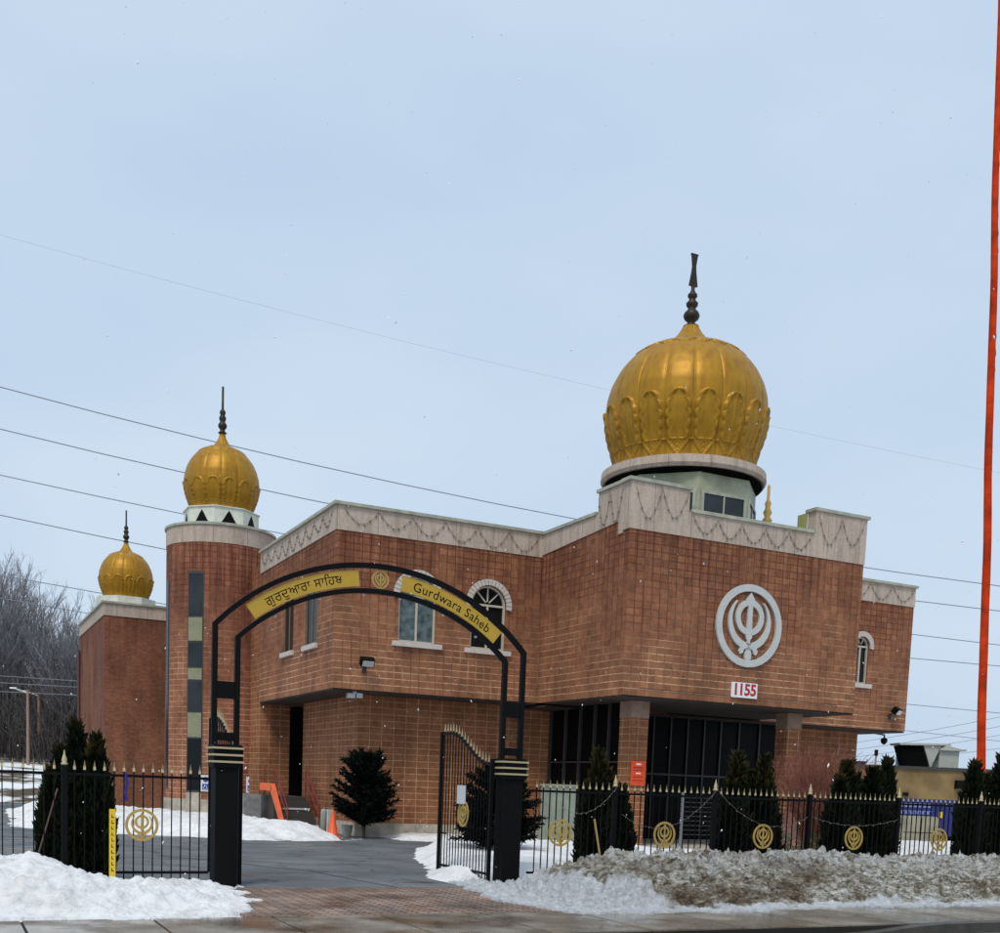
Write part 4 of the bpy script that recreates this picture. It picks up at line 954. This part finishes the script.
# ------------------------------------------------------------------ steps with orange and maroon rails, cone, boxes
t = thing('entry_steps', 'dark steps with an orange rail and maroon rails left of the bay', 'steps', .45, 4.2)
q = MB()
for k in range(6): q.box(-.55, .5, .30 * k, .30 * k + .31, 0 if k == 0 else .18 * k - .05, .18 * (k + 1))
q.box(-.55, .5, 1.8, 4.3, 0, 1.09); q.build('treads', mat('dark_concrete', (.06, .055, .05), .8), t)
MB().box(-.56, .51, -.02, .0, .12, .19).box(-.5, .45, .88, .90, .66, .72).build('snowy_nosing', mat('tread_snow', (.6, .6, .6), .8), t)
q = MB(); q.hull8([(-.72, -.05, 0.0), (-.60, -.05, 0.0), (-.72, .15, 0.0), (-.60, .15, 0.0), (-.72, 1.5, 1.5), (-.60, 1.5, 1.5), (-.72, 1.7, 1.30), (-.60, 1.7, 1.30)]); q.box(-.72, -.60, 1.5, 3.1, 1.26, 1.52); q.build('stringer', ORG, t)
q = MB()
for z in (.55, .85): q.tube([(-.56, 0, z - .1), (-.56, 1.6, z + 1.15), (-.56, 3.2, z + 1.15)], .022, 6)
for y in (0, .8, 1.6, 3.1): q.tube([(-.56, y, .0 + min(1, y / 1.6) * 1.1), (-.56, y, .78 + min(1, y / 1.6) * 1.25)], .022, 6)
q.build('handrail', MAR, t)
q = MB()
for z in (.5, .85): q.tube([(.52, 0, z), (.52, 1.7, z + 1.2)], .028, 6)
for y in (0, .55, 1.1, 1.7): q.tube([(.52, y, 0), (.52, y, .85 + y / 1.7 * 1.2)], .028, 6)
q.build('handrail', MAR, t)
solo(MB().box(-.3, .3, -.25, .25, 0, 1.12), 'utility_cabinet', mat('dull_grey_box', (.22, .23, .23), .6, noise_amt=.3, nscale=5), 'grey box under the orange rail of the steps', 'cabinet', -.65, 7.0, 0)
t = thing('traffic_cone', 'orange traffic cone at the foot of the bay wall', 'cone', .05, -.12, 0.02)
MB().lathe([(.17, .05), (.16, .06), (.035, .80), (.03, .82)], 20).build('cone_body', mat('cone_orange', (.80, .10, .02), .5), t, smooth=True)
MB().box(-.2, .2, -.2, .2, 0, .05).build('cone_base', mat('cone_orange', (.8, .1, .02), .5), t)
q = MB().lathe([(.09, 0), (.09, .78), (.07, .84), (0.001, .86)], 14); solo(q, 'bollard', GREYBOX, 'grey green bollard left of the traffic cone', 'bollard', -.16, .12, 0, smooth=True)
t = thing('meter_box', 'pale grey meter pedestal behind the traffic cone', 'meter', .22, .62, 0); MB().box(-.12, .12, -.08, .08, .08, .82).build('housing', mat('pale_box', (.5, .52, .5), .6, noise_amt=.2), t); MB().box(-.15, .15, -.11, .11, 0, .08).build('base', CONC, t)
t = thing('planter', 'small pale concrete planter right of the traffic cone', 'planter', .80, .80, 0)
MB().lathe([(.12, 0), (.17, .30), (.18, .36), (.14, .36), (.13, .30)], 16).build('pot', mat('pale_concrete', (.42, .42, .36), .8, noise_amt=.3), t)
t = thing('transformer', 'tall grey green electrical cabinet behind the fence by the first hedge', 'cabinet', 5.75, -3.5, 0)
MB().box(-.42, .42, -.3, .3, 0, 1.78).build('housing', GREYBOX, t); MB().box(-.40, -.01, -.315, -.301, .1, 1.7).box(.01, .40, -.315, -.301, .1, 1.7).build('doors', GREYBOX, t); MB().box(-.45, .45, -.33, .33, 1.78, 1.84).build('lid', GREYBOX, t)
# low planting bed walls and railings before the entrance
t = thing('planter_bed', 'low reddish stone planter under the right porch pier', 'planter', 13.3, -6.1, 0)
MB().box(-1.3, 1.2, -.5, .5, 0, 1.25).build('bed_wall', mat('pink_block', (.34, .17, .13), .9, noise_amt=.35, nscale=3, bump=.4), t)
t = thing('porch_railing', 'dark railing with grey posts across the porch front', 'railing', 10.7, -6.0, 0)
q = MB()
for k in range(9): q.box(-2.4, 2.4, -.01, .01, .55 + .13 * k, .575 + .13 * k)
q.build('rails', mat('dark_rail', (.03, .025, .022), .6), t)
for x in (-2.35, -1.0, .35, 1.7): MB().box(x - .03, x + .03, -.03, .03, 0, 1.75 if x < 1 else 1.6).build('post', mat('galvanised', (.25, .26, .28), .4, .6), t)

# ------------------------------------------------------------------ evergreens
def cedar_mesh(h, r, seed, tipf=.5):
    rnd = random.Random(seed); lf = MB(); n = int(2600 * h / 2.4 * (r / .3)); tips = MB()
    prof = lambda t: r * (1 - .25 * max(0, .25 - t) * 4) * (1 - max(0, (t - .45) / .55) ** 1.35) + .02
    for i in range(n):
        t = rnd.random() ** .85; an = rnd.random() * 6.283
        lump = 1 + .22 * noise.noise(Vector((math.cos(an) * 2.2, math.sin(an) * 2.2, t * h * 3.2 + seed)))
        rr = prof(t) * lump * (.78 + .28 * rnd.random()); c = Vector((rr * math.cos(an), rr * math.sin(an), t * h))
        out_ = Vector((math.cos(an), math.sin(an), .9 + rnd.random() * .8)).normalized(); s_ = .030 + .035 * rnd.random() + (.04 if rnd.random() < .12 else 0)
        side = out_.cross(Vector((rnd.uniform(-1, 1), rnd.uniform(-1, 1), rnd.uniform(-1, 1)))).normalized() * s_ * .55
        (tips if (t > tipf and rnd.random() < .5) else lf).add([c - side, c + side, c + side * .6 + out_ * s_ * 1.3, c + out_ * s_ * 2.2, c - side * .6 + out_ * s_ * 1.3], [(0, 1, 2, 3, 4)])
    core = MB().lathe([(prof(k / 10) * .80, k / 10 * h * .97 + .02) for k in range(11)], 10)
    return lf, tips, core
ced = []
for (h, r, sd, tf) in ((2.45, .30, 11, .95), (2.45, .27, 12, .72), (2.45, .33, 13, .96), (2.45, .26, 14, .85)):
    lf, tips, core = cedar_mesh(h, r, sd, tf)
    root = bpy.data.objects.new('cedar_tree', None); root.rotation_euler.z = AX
    lf.build('foliage', DKGREEN, root)
    if tips.f: tips.build('bronze_foliage', DKOLIVE, root)
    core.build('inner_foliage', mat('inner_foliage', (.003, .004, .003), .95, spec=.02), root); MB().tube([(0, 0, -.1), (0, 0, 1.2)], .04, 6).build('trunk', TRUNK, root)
    ced.append(root)
HG = [('left hedge by the yellow marker stake', [(-8.84, 1.75, .19, 0), (-8.70, 2.04, .21, 2), (-8.44, 2.42, .25, 0), (-8.17, 2.26, .21, 3), (-8.06, 1.85, .18, 2)]),
      ('first hedge right of the gateway', [(.80, 1.9, .25, 0), (.97, 2.45, .25, 1), (1.24, 2.08, .26, 1), (1.44, 1.8, .25, 2)]),
      ('second hedge right of the gateway', [(4.08, 2.0, .30, 0), (4.27, 2.55, .28, 1), (4.62, 2.2, .34, 3), (4.88, 2.5, .26, 1), (5.08, 1.9, .30, 2)]),
      ('third hedge right of the gateway', [(6.95, 2.2, .28, 0), (7.22, 2.5, .28, 3), (7.55, 2.25, .32, 2), (7.86, 2.38, .32, 0), (8.18, 2.2, .32, 2), (8.46, 2.62, .26, 0)]),
      ('hedge beside the orange flagpole', [(10.95, 2.65, .30, 0), (11.22, 2.2, .32, 2), (11.50, 2.4, .33, 3), (11.85, 2.85, .32, 0), (12.2, 2.5, .34, 2)])]
ords = ['leftmost', 'second', 'third', 'fourth', 'fifth', 'sixth']
used = set()
for hn, lst in HG:
    for i, (u, h, r, k) in enumerate(lst):
        if k in used: o = copy_tree(ced[k])
        else:
            o = ced[k]; C.objects.link(o); used.add(k)
        o.location = L(u, -13.62 + .10 * ((i * 7) % 3 - 1), 0); sx = r / (.30, .27, .33, .26)[k]; o.scale = (sx * (1.0 if u > -5 else .98), sx * (1.0 if u > -5 else .98), h / 2.45)
        o.rotation_euler.z = AX + i * 1.3
        pos_ = 'rightmost' if i == len(lst) - 1 else ords[i]
        peak = 'tallest' if h == max(x[1] for x in lst) else pos_
        tag(o, '%s dark cedar of the %s' % (peak if peak == 'tallest' else pos_, hn), 'tree', 'clipped cedars along the fence')

def spruce(name, label, u, v, z0, h, wr, seed, n_br=120, snow=False, rise=.35):
    rnd = random.Random(seed); t = thing(name, label, 'tree', u, v, z0)
    MB().tube([(0, 0, 0), (0, 0, h * .9)], .05, 7, r1=.015).build('trunk', TRUNK, t)
    lf = MB(); br = MB()
    for i in range(n_br):
        f_ = rnd.random(); zb = h * (.18 + .74 * f_); an = rnd.random() * 6.283
        ln = wr * (1 - .45 * f_ ** 2.2) * rnd.uniform(.6, 1.08); d = Vector((math.cos(an), math.sin(an), rise + .55 * f_ + rnd.uniform(-.15, .15))); d.normalize()
        p0 = Vector((0, 0, zb - ln * .1)); p1 = p0 + d * ln
        br.tube([p0, p0 + d * ln * .5 + Vector((0, 0, -.02)), p1], .012, 3, caps=False)
        for k in range(int(120 * ln)):
            q = rnd.uniform(.15, 1.0); c = p0 + d * ln * q
            o_ = (d + Vector((rnd.uniform(-1, 1), rnd.uniform(-1, 1), rnd.uniform(-.8, .9))) * .95).normalized(); s_ = rnd.uniform(.05, .11) * (1.2 - .3 * q)
            sd_ = o_.cross(Vector((rnd.uniform(-1, 1), rnd.uniform(-1, 1), rnd.uniform(-1, 1)))).normalized() * s_ * .22
            lf.add([c - sd_, c + sd_, c + o_ * s_ * 1.7 + sd_ * .5, c + o_ * s_ * 1.7 - sd_ * .5], [(0, 1, 2, 3)])
    br.build('limbs', TRUNK, t); lf.build('foliage', mat('spruce_needles', (.006, .009, .007), .9, noise_amt=.6, nscale=6, spec=.06), t)
    return t
spruce('spruce_tree', 'bushy dark spruce on a bare stem before the bay wall', 1.12, .15, 0.0, 2.5, 1.08, 5, 190)
spruce('spruce_tree', 'bushy dark evergreen behind the right gate pier', 1.1, -9.1, .15, 2.0, 1.05, 9, 130, rise=.1)
def shrub(name, label, u, v, h, r, m, n, seed, spread=.5):
    rnd = random.Random(seed); q = MB()
    for i in range(n):
        an = rnd.random() * 6.283; a2 = rnd.random() ** .7 * spread; p = Vector((math.cos(an) * .1 * r, math.sin(an) * .1 * r, 0)); d = Vector((math.cos(an) * a2, math.sin(an) * a2, 1)).normalized(); pts = [p]
        for k in range(4):
            p = p + d * h * rnd.uniform(.2, .29); d = (d + Vector((rnd.uniform(-.3, .3), rnd.uniform(-.3, .3), 0))).normalized(); pts.append(p.copy())
            e = (d + Vector((rnd.uniform(-.9, .9), rnd.uniform(-.9, .9), .2))).normalized(); q.tube([p, p + e * h * .14], .006, 3, caps=False)
        q.tube(pts, .011, 3, r1=.004, caps=False)
    return solo(q, name, m, label, 'shrub', u, v, 0.1)
shrub('bare_shrub', 'bare reddish twiggy shrub in front of the right porch pier', 12.4, -7.0, 2.7, 1.2, TWIGR, 420, 3, .5)
shrub('bare_shrub', 'smaller bare twiggy shrub just right of the big reddish one', 13.5, -6.9, 1.9, .8, TWIGR, 160, 4, .45)
def leafshrub(label, u, v, h, r, seed, col):
    rnd = random.Random(seed); q = MB()
    for i in range(900):
        d = Vector((rnd.gauss(0, 1), rnd.gauss(0, 1), abs(rnd.gauss(0, 1)))).normalized(); c = Vector((d.x * r, d.y * r, d.z * h)) * rnd.uniform(.6, 1)
        sd_ = Vector((rnd.uniform(-1, 1), rnd.uniform(-1, 1), rnd.uniform(-1, 1))).normalized() * .03; e = sd_.cross(d) 
        q.add([c - sd_, c + e, c + sd_ + d * .04, c - e + d * .03], [(0, 1, 2, 3)])
    solo(q, 'low_shrub', mat('low_shrub_leaf', col, .8, noise_amt=.4, nscale=7), label, 'shrub', u, v, .1, group='low shrubs on the snowy lawn')
leafshrub('low green shrub between the porch railing and the fence', 9.6, -8.6, .75, .8, 1, (.05, .065, .03))
leafshrub('low green shrub at the foot of the reddish planter, left side', 12.2, -7.6, .8, .8, 2, (.05, .065, .03))
leafshrub('low green shrub at the foot of the reddish planter, right side', 14.0, -7.8, .65, .7, 3, (.05, .065, .03))

# ------------------------------------------------------------------ flagpole
fp = thing('flagpole', 'tall flagpole wrapped in orange cloth at the right edge', 'flagpole', 14.3, -11.15, 0)
q = MB(); pts = [(-.0665 * z * .98 + .02 * math.sin(z), .012 * z, z) for z in [0.4 * i for i in range(86)]]
n_ = 12; base = 0
for i, p in enumerate(pts):
    f_ = i / 85
    for k in range(n_):
        an = 6.283 * k / n_; rr = (.118 - .072 * f_) * (1 + .06 * math.sin(3 * an + i * .8)); q.v.append((p[0] + rr * math.cos(an), p[1] + rr * math.sin(an), p[2]))
for i in range(85):
    for k in range(n_): q.f.append((i * n_ + k, i * n_ + (k + 1) % n_, (i + 1) * n_ + (k + 1) % n_, (i + 1) * n_ + k))
q.build('pole_cloth', mat('saffron_cloth', (.52, .042, .008), .85, noise_amt=.35, nscale=2.5, bump=.8, bscale=7, spec=.1), fp, smooth=True)
q = MB()
for i in range(24, 85): p = pts[i]; q.tube([(p[0] + .07, p[1] - .03, p[2]), (p[0] + .08 + .015 * math.sin(i), p[1] - .05, p[2] - .2), (p[0] + .08, p[1] - .03, p[2] - .42)], .010, 4)
q.build('halyard', mat('halyard', (.10, .05, .04), .8), fp)
MB().box(-.25, .25, -.25, .25, 0, .5).build('base', CONC, fp)

# ------------------------------------------------------------------ buildings and things to the right, far
def world_thing(name, label, cat, x, y, z=0, rz=0, group=None):
    o = bpy.data.objects.new(name, None); C.objects.link(o); o.location = (x, y, z); o.rotation_euler.z = rz; return tag(o, label, cat, group)
tb = world_thing('warehouse', 'low tan warehouse beyond the right wing with roof hoods', 'building', 26, 62, 0, R(2))
MB().box(-12, 22, 0, 18, 0, 3.45).build('wall', mat('tan_render', (.20, .135, .055), .9, noise_amt=.38, nscale=.9, bump=.2), tb)
MB().box(-12.1, 22.1, -.1, 18.1, 3.45, 3.62).build('roof_edge', mat('dark_edge', (.035, .033, .03), .7), tb)
MB().box(-1.6, -.9, -.35, 0, 2.5, 2.95).build('wall_lamp', BLK, tb)
MB().box(-4.4, -4.15, -.2, 0, 2.0, 2.2).build('wall_lamp', BLK, tb)
hd = world_thing('roof_vent_hood', 'pale metal intake hood with a dark slanted mouth on the warehouse roof', 'vent', 23.03, 64, 3.62, R(2)); hd.scale = (.8, .8, .95)
HP = lambda s, d, z: (s, -d, z)
q = MB(); q.ext([(-1.45, 1.40), (2.2, 1.45), (2.2, 1.34), (-1.35, 1.28)], -1.6, .25, HP); q.ext([(.92, 0), (.35, 1.3), (1.6, 1.3)], -1.4, .1, HP); q.box(1.5, 2.9, -.1, 1.4, 0, 1.05); q.box(1.45, 3.3, -.35, 1.45, 1.05, 1.15); q.box(-1.0, .9, 1.2, 1.4, 0, 1.28); q.ext([(1.5, 1.15), (1.9, 1.35), (3.3, 1.1), (3.3, 1.05)], -1.3, .3, HP)
q.build('hood_shell', mat('pale_metal', (.42, .43, .38), .5, .2, noise_amt=.1), hd)
MB().ext([(-.75, 0.0), (.85, 0.0), (.3, 1.25), (-1.3, 1.25)], -1.2, -.0, HP).build('mouth', DARK, hd)
MB().box(-1.2, 3.0, -.1, 1.6, -.02, .06).build('base_frame', mat('pale_metal', (.42, .43, .38)), hd)
hv = world_thing('roof_unit', 'small dark roof unit at the left end of the warehouse roof', 'vent', 19.3, 63, 3.0, 0); MB().box(-.4, .45, -.3, .4, .3, .75).build('housing', mat('dark_unit', (.05, .05, .05), .6), hv); MB().box(-.45, .5, -.35, .45, .75, .82).build('lid', mat('dark_edge', (.03, .03, .03)), hv)
cb = world_thing('shipping_container', 'blue container with pale markings behind the fence at the right', 'container', 17.4, 47.0, 0, R(4))
MB().box(-1.6, 1.6, 0, 2.4, 0.35, 1.85).build('body', mat('container_blue', (.008, .014, .13), .5, noise_amt=.25, nscale=3), cb)
q = MB()
for k in range(9): q.box(-1.5 + k * .2, -1.38 + k * .2, -.012, 0, 1.50, 1.66)
for k in range(7): q.box(-1.3 + k * .22, -1.15 + k * .22, -.012, 0, 1.22, 1.32)
q.box(-1.5, .3, -.006, 0, 1.33, 1.36).build('markings', mat('pale_blue_mark', (.22, .26, .5), .6), cb)
q = MB()
for k in range(15): q.box(-1.6 + k * .22, -1.54 + k * .22, -.03, -.001, .4, 1.15)
q.build('ribs', mat('container_blue', (.02, .035, .25)), cb); MB().box(-1.5, 1.5, .1, 2.2, 0, .34).build('skids', DARK, cb)
MB().box(.58, .72, -.05, -.001, 1.1, 1.35).build('label_plate', YEL, cb)
sb = world_thing('storage_tank', 'beige rounded storage cabinet in front of the blue container', 'cabinet', 16.0, 43.5, 0, R(3))
q = MB(); q.ext([(-.8, 0), (.72, 0), (.72, 1.0), (.66, 1.12), (.55, 1.18), (-.70, 1.18), (-.80, 1.1)], -.8, 0, HP); q.build('body', mat('beige_cabinet', (.30, .28, .20), .7, noise_amt=.25, nscale=2), sb)
MB().box(-.02, .01, -.012, 0, .1, 1.1).box(-.7, .6, -.012, 0, .55, .57).build('seams', DARK, sb)
wv = world_thing('parked_van', 'white van partly hidden beyond the blue container', 'van', 19.6, 48.5, 0, R(-60))
q = MB(); q.ext([(-1.9, .35), (1.9, .35), (1.95, .9), (1.5, 1.1), (1.0, 1.75), (-1.85, 1.75), (-1.9, 1.6)], -1.7, 0, HP); q.build('body', WHT, wv)
MB().box(-1.5, .3, -.01, 0, 1.1, 1.55).build('window', GLASS, wv); MB().ext([(.4, 1.1), (1.4, 1.1), (1.0, 1.55), (.4, 1.55)], 0, .01, HP).build('window', GLASS, wv)
for x in (-1.2, 1.2):
    for y in (0, 1.5): MB().tube([(x, y, .33), (x, y + .2, .33)], .33, 16).build('wheel', BLK, wv)

# ------------------------------------------------------------------ overhead wires (long catenaries behind the building)
Cc = Vector((0, 0, 1.75))
def ray(x, y): d = RW @ Vector((x - _px, y - _py, _f)); return d
def at(x, y, Y): d = ray(x, y); return Cc + d * (Y / d.y)
def wire(pts, Ya, Yb, label, r):
    n = len(pts)
    P = [at(x, y, Ya + (Yb - Ya) * (x + 200) / 1400) for x, y in pts]
    full = []
    for i in range(n - 1):
        for k in range(8): full.append(P[i].lerp(P[i + 1], k / 8))
    full.append(P[-1]); o = MB().tube(full, r, 5, caps=True).build('power_line', CABLE); tag(o, label, 'power line', 'overhead power lines')
def quad(p0, p1, p2, xs_):                            # parabola through three picture points
    (a_, fa), (b_, fb_), (c_, fc) = p0, p1, p2
    return [(x, fa * (x - b_) * (x - c_) / ((a_ - b_) * (a_ - c_)) + fb_ * (x - a_) * (x - c_) / ((b_ - a_) * (b_ - c_)) + fc * (x - a_) * (x - b_) / ((c_ - a_) * (c_ - b_))) for x in xs_]
XS = [-200, -100, 0, 100, 200, 300, 400, 500, 600, 700, 800, 900, 1000, 1100, 1200]
wire(quad((0, 235), (600, 388), (985, 470), XS), 110, 130, 'faintest and highest power line crossing the whole sky', .009)
wire(quad((0, 387), (575, 519), (1000, 586), XS), 70, 86, 'power line passing behind the spire of the tower dome', .034)
wire(quad((0, 429), (330, 504), (1000, 611), XS), 72, 88, 'power line meeting the bay roof beside the tower dome', .034)
wire(quad((0, 475), (188, 515), (1000, 645), XS), 74, 90, 'power line passing behind the base of the tower dome', .032)
wire(quad((0, 515), (168, 550), (1000, 666), XS), 76, 92, 'power line just above the small left dome spire', .034)
wire(quad((0, 575), (100, 593), (1000, 713), XS), 78, 94, 'power line meeting the small left dome at its middle', .03)
wire(quad((0, 598), (80, 612), (1000, 741), XS), 80, 96, 'lowest of the long power lines over the left treetops', .028)
for i, (y0, y1, lb) in enumerate(((745, 700, 'highest of the thin lines rising right above the warehouse'), (751, 712, 'second of the thin lines rising right above the warehouse'), (758, 722, 'third of the thin lines rising right above the warehouse'), (762, 742, 'lowest of the thin lines just over the warehouse roof hood'))):
    P0, P1 = at(800, y0 + 5, 100), at(1150, y1 - 18, 92); o = MB().tube([P0.lerp(P1, k / 10) + Vector((0, 0, -.5 * (1 - (2 * k / 10 - 1) ** 2))) for k in range(11)], .03, 4).build('power_line', CABLE); tag(o, lb, 'power line', 'thin lines above the warehouse')
for i, (y0, y1, lb) in enumerate(((672, 682, 'upper thin line strung before the bare trees at the left'), (680, 688, 'middle thin line strung before the bare trees at the left'), (690, 696, 'lower thin line reaching the street light at the left'))):
    o = MB().tube([at(-150, y0 - 6, 72), at(95, y1, 72), at(180, y1 + 2, 74)], .025, 4).build('power_line', mat('pale_cable', (.2, .21, .23), .6)); tag(o, lb, 'power line', 'thin lines before the woods')
def pole(x, y0, y1, Y, label, lamp=True):
    b0 = at(x, y1, Y); tp_ = at(x, y0, Y); t = world_thing('utility_pole', label, 'pole', b0.x, b0.y, 0)
    MB().tube([(0, 0, 0), (0, 0, tp_.z)], .11, 8, r1=.075).build('shaft', POLEM, t)
    if lamp: MB().tube([(0, 0, tp_.z - .2), (-.9, 0, tp_.z + .1)], .05, 6).build('arm', mat('aluminium', (.45, .45, .43)), t); MB().box(-1.1, -.7, -.08, .08, tp_.z + .05, tp_.z + .14).build('lamp_head', WHT, t)
    else: MB().box(-.12, .12, -.12, .12, tp_.z - .3, tp_.z + .2).build('pole_cap', BLK, t)
pole(28, 690, 770, 72, 'tan wooden pole with a lamp before the bare trees'); pole(39, 693, 770, 78, 'grey thinner pole with a lamp just right of the tan pole')
pole(875, 752, 770, 95, 'short dark pole showing over the warehouse roof', False)

# ------------------------------------------------------------------ bare winter wood
def bare_tree(seed, h):
    rnd = random.Random(seed); tr = MB(); cr_ = MB(); sn = MB()
    def grow(p, d, ln, r, lv):
        n = 3 if lv < 3 else 2; pts = [p.copy()]; q = p.copy(); dd = d.copy()
        for i in range(n):
            dd = (dd + Vector((rnd.uniform(-1, 1), rnd.uniform(-1, 1), rnd.uniform(-.2, .5))) * (.10 if lv < 1 else .20)).normalized(); q = q + dd * ln / n; pts.append(q.copy())
        (tr if lv == 0 else cr_).tube(pts, r, 5 if lv < 2 else 3, r1=r * (.55 if lv else .35), caps=False)
        if lv >= 4: return
        nb = (11, 5, 5, 4)[lv]
        for k in range(nb):
            f_ = rnd.uniform(.30 if lv == 0 else .2, 1.0); i = min(int(f_ * n), n - 1); s_ = pts[i].lerp(pts[i + 1], f_ * n - i)
            an = rnd.random() * 6.283; sp_ = rnd.uniform(.35, .8); ax = dd.orthogonal().normalized(); ax.rotate(Matrix.Rotation(an, 3, dd)); nd = (dd + ax * sp_ + Vector((0, 0, .25))).normalized()
            grow(s_, nd, ln * rnd.uniform(.30, .50) * (1.0 if lv else .9), r * .42, lv + 1)
    grow(Vector((0, 0, 0)), Vector((0, 0, 1)), h, .17, 0)
    root = bpy.data.objects.new('bare_tree', None)
    tr.build('trunk', BARK, root); cr_.build('crown', TW, root)
    return root
TW = mat('twig_grey', (.17, .165, .18), .95, noise_amt=.55, nscale=2.5)
bt = [bare_tree(40 + k, (14.5, 12.5, 16, 13.5)[k]) for k in range(4)]
rnd = random.Random(5); usedt = set(); ntree = 0
kinds = ('slender bare tree in the winter wood at the left', 'low branching bare tree in the winter wood at the left', 'tall straight bare tree in the winter wood at the left', 'crooked bare tree in the winter wood at the left')
for i in range(190):
    Y = rnd.uniform(78, 125); px_ = rnd.uniform(-110, 200); k = i % 4
    p = at(px_, 765, Y); u, v = UV(p.x, p.y)
    zg = interp([(0, 0), (28, .3), (46, 1.9), (80, 4.5), (140, 11)], v)
    if k in usedt: o = copy_tree(bt[k])
    else: o = bt[k]; C.objects.link(o); usedt.add(k)
    hh = (13.0 if px_ < 20 else 12.0 if px_ < 60 else 10.5) * rnd.uniform(.86, 1.05) * (Y / 100) ** .9 - zg * .6
    s_ = hh / (14.5, 12.5, 16, 13.5)[k]; o.location = (p.x, p.y, zg - .2); o.scale = (s_ * .95, s_ * .95, s_); o.rotation_euler = (0, 0, rnd.random() * 6.28)
    tag(o, kinds[k], 'tree', 'bare trees of the winter wood')
# brushy understorey that reads as one mass
q = MB(); rnd = random.Random(8)
for i in range(5200):
    Y = rnd.uniform(74, 122); px_ = rnd.uniform(-120, 210); p = at(px_, 765, Y); u, v = UV(p.x, p.y); zg = interp([(0, 0), (28, .3), (46, 1.9), (80, 4.5), (140, 11)], v)
    h = rnd.uniform(1.5, 7.0) * (1 if i % 3 else .6); d = Vector((rnd.uniform(-.25, .25), rnd.uniform(-.25, .25), 1)); a_ = Vector((p.x, p.y, zg - .1)); q.tube([a_, a_ + d * h * .5, a_ + d * h + Vector((rnd.uniform(-.4, .4), 0, 0))], rnd.uniform(.03, .06), 3, r1=.012, caps=False)
    for k in range(3): b_ = a_ + d * h * rnd.uniform(.3, .9); q.tube([b_, b_ + Vector((rnd.uniform(-1, 1), rnd.uniform(-1, 1), rnd.uniform(.3, 1.1))) * h * .2], .018, 3, caps=False)
o = q.build('undergrowth', mat('undergrowth', (.085, .072, .068), .95, noise_amt=.4, nscale=1.5)); o['kind'] = 'stuff'

# ------------------------------------------------------------------ falling snow: real little flakes in the air
q = MB(); rnd = random.Random(21)
for i in range(520):
    Y = rnd.uniform(6, 30); p = at(rnd.uniform(-100, 1100), rnd.uniform(0, 900), Y)
    if p.z < .6: continue
    r_ = rnd.uniform(.004, .010) * (Y / 14) ** .5; d = Vector((rnd.uniform(-.6, .6), rnd.uniform(-.6, .6), -1)).normalized() * r_ * rnd.choice((1, 1, 1.4, 2.2)); a_ = d.orthogonal().normalized() * r_; b_ = d.cross(a_).normalized() * r_
    q.add([p + d, p - d, p + a_, p - a_, p + b_, p - b_], [(0, 2, 4), (0, 4, 3), (0, 3, 5), (0, 5, 2), (1, 4, 2), (1, 3, 4), (1, 5, 3), (1, 2, 5)])
o = q.build('falling_snow', mat('snowflake', (.85, .86, .88), .8)); o['kind'] = 'stuff'
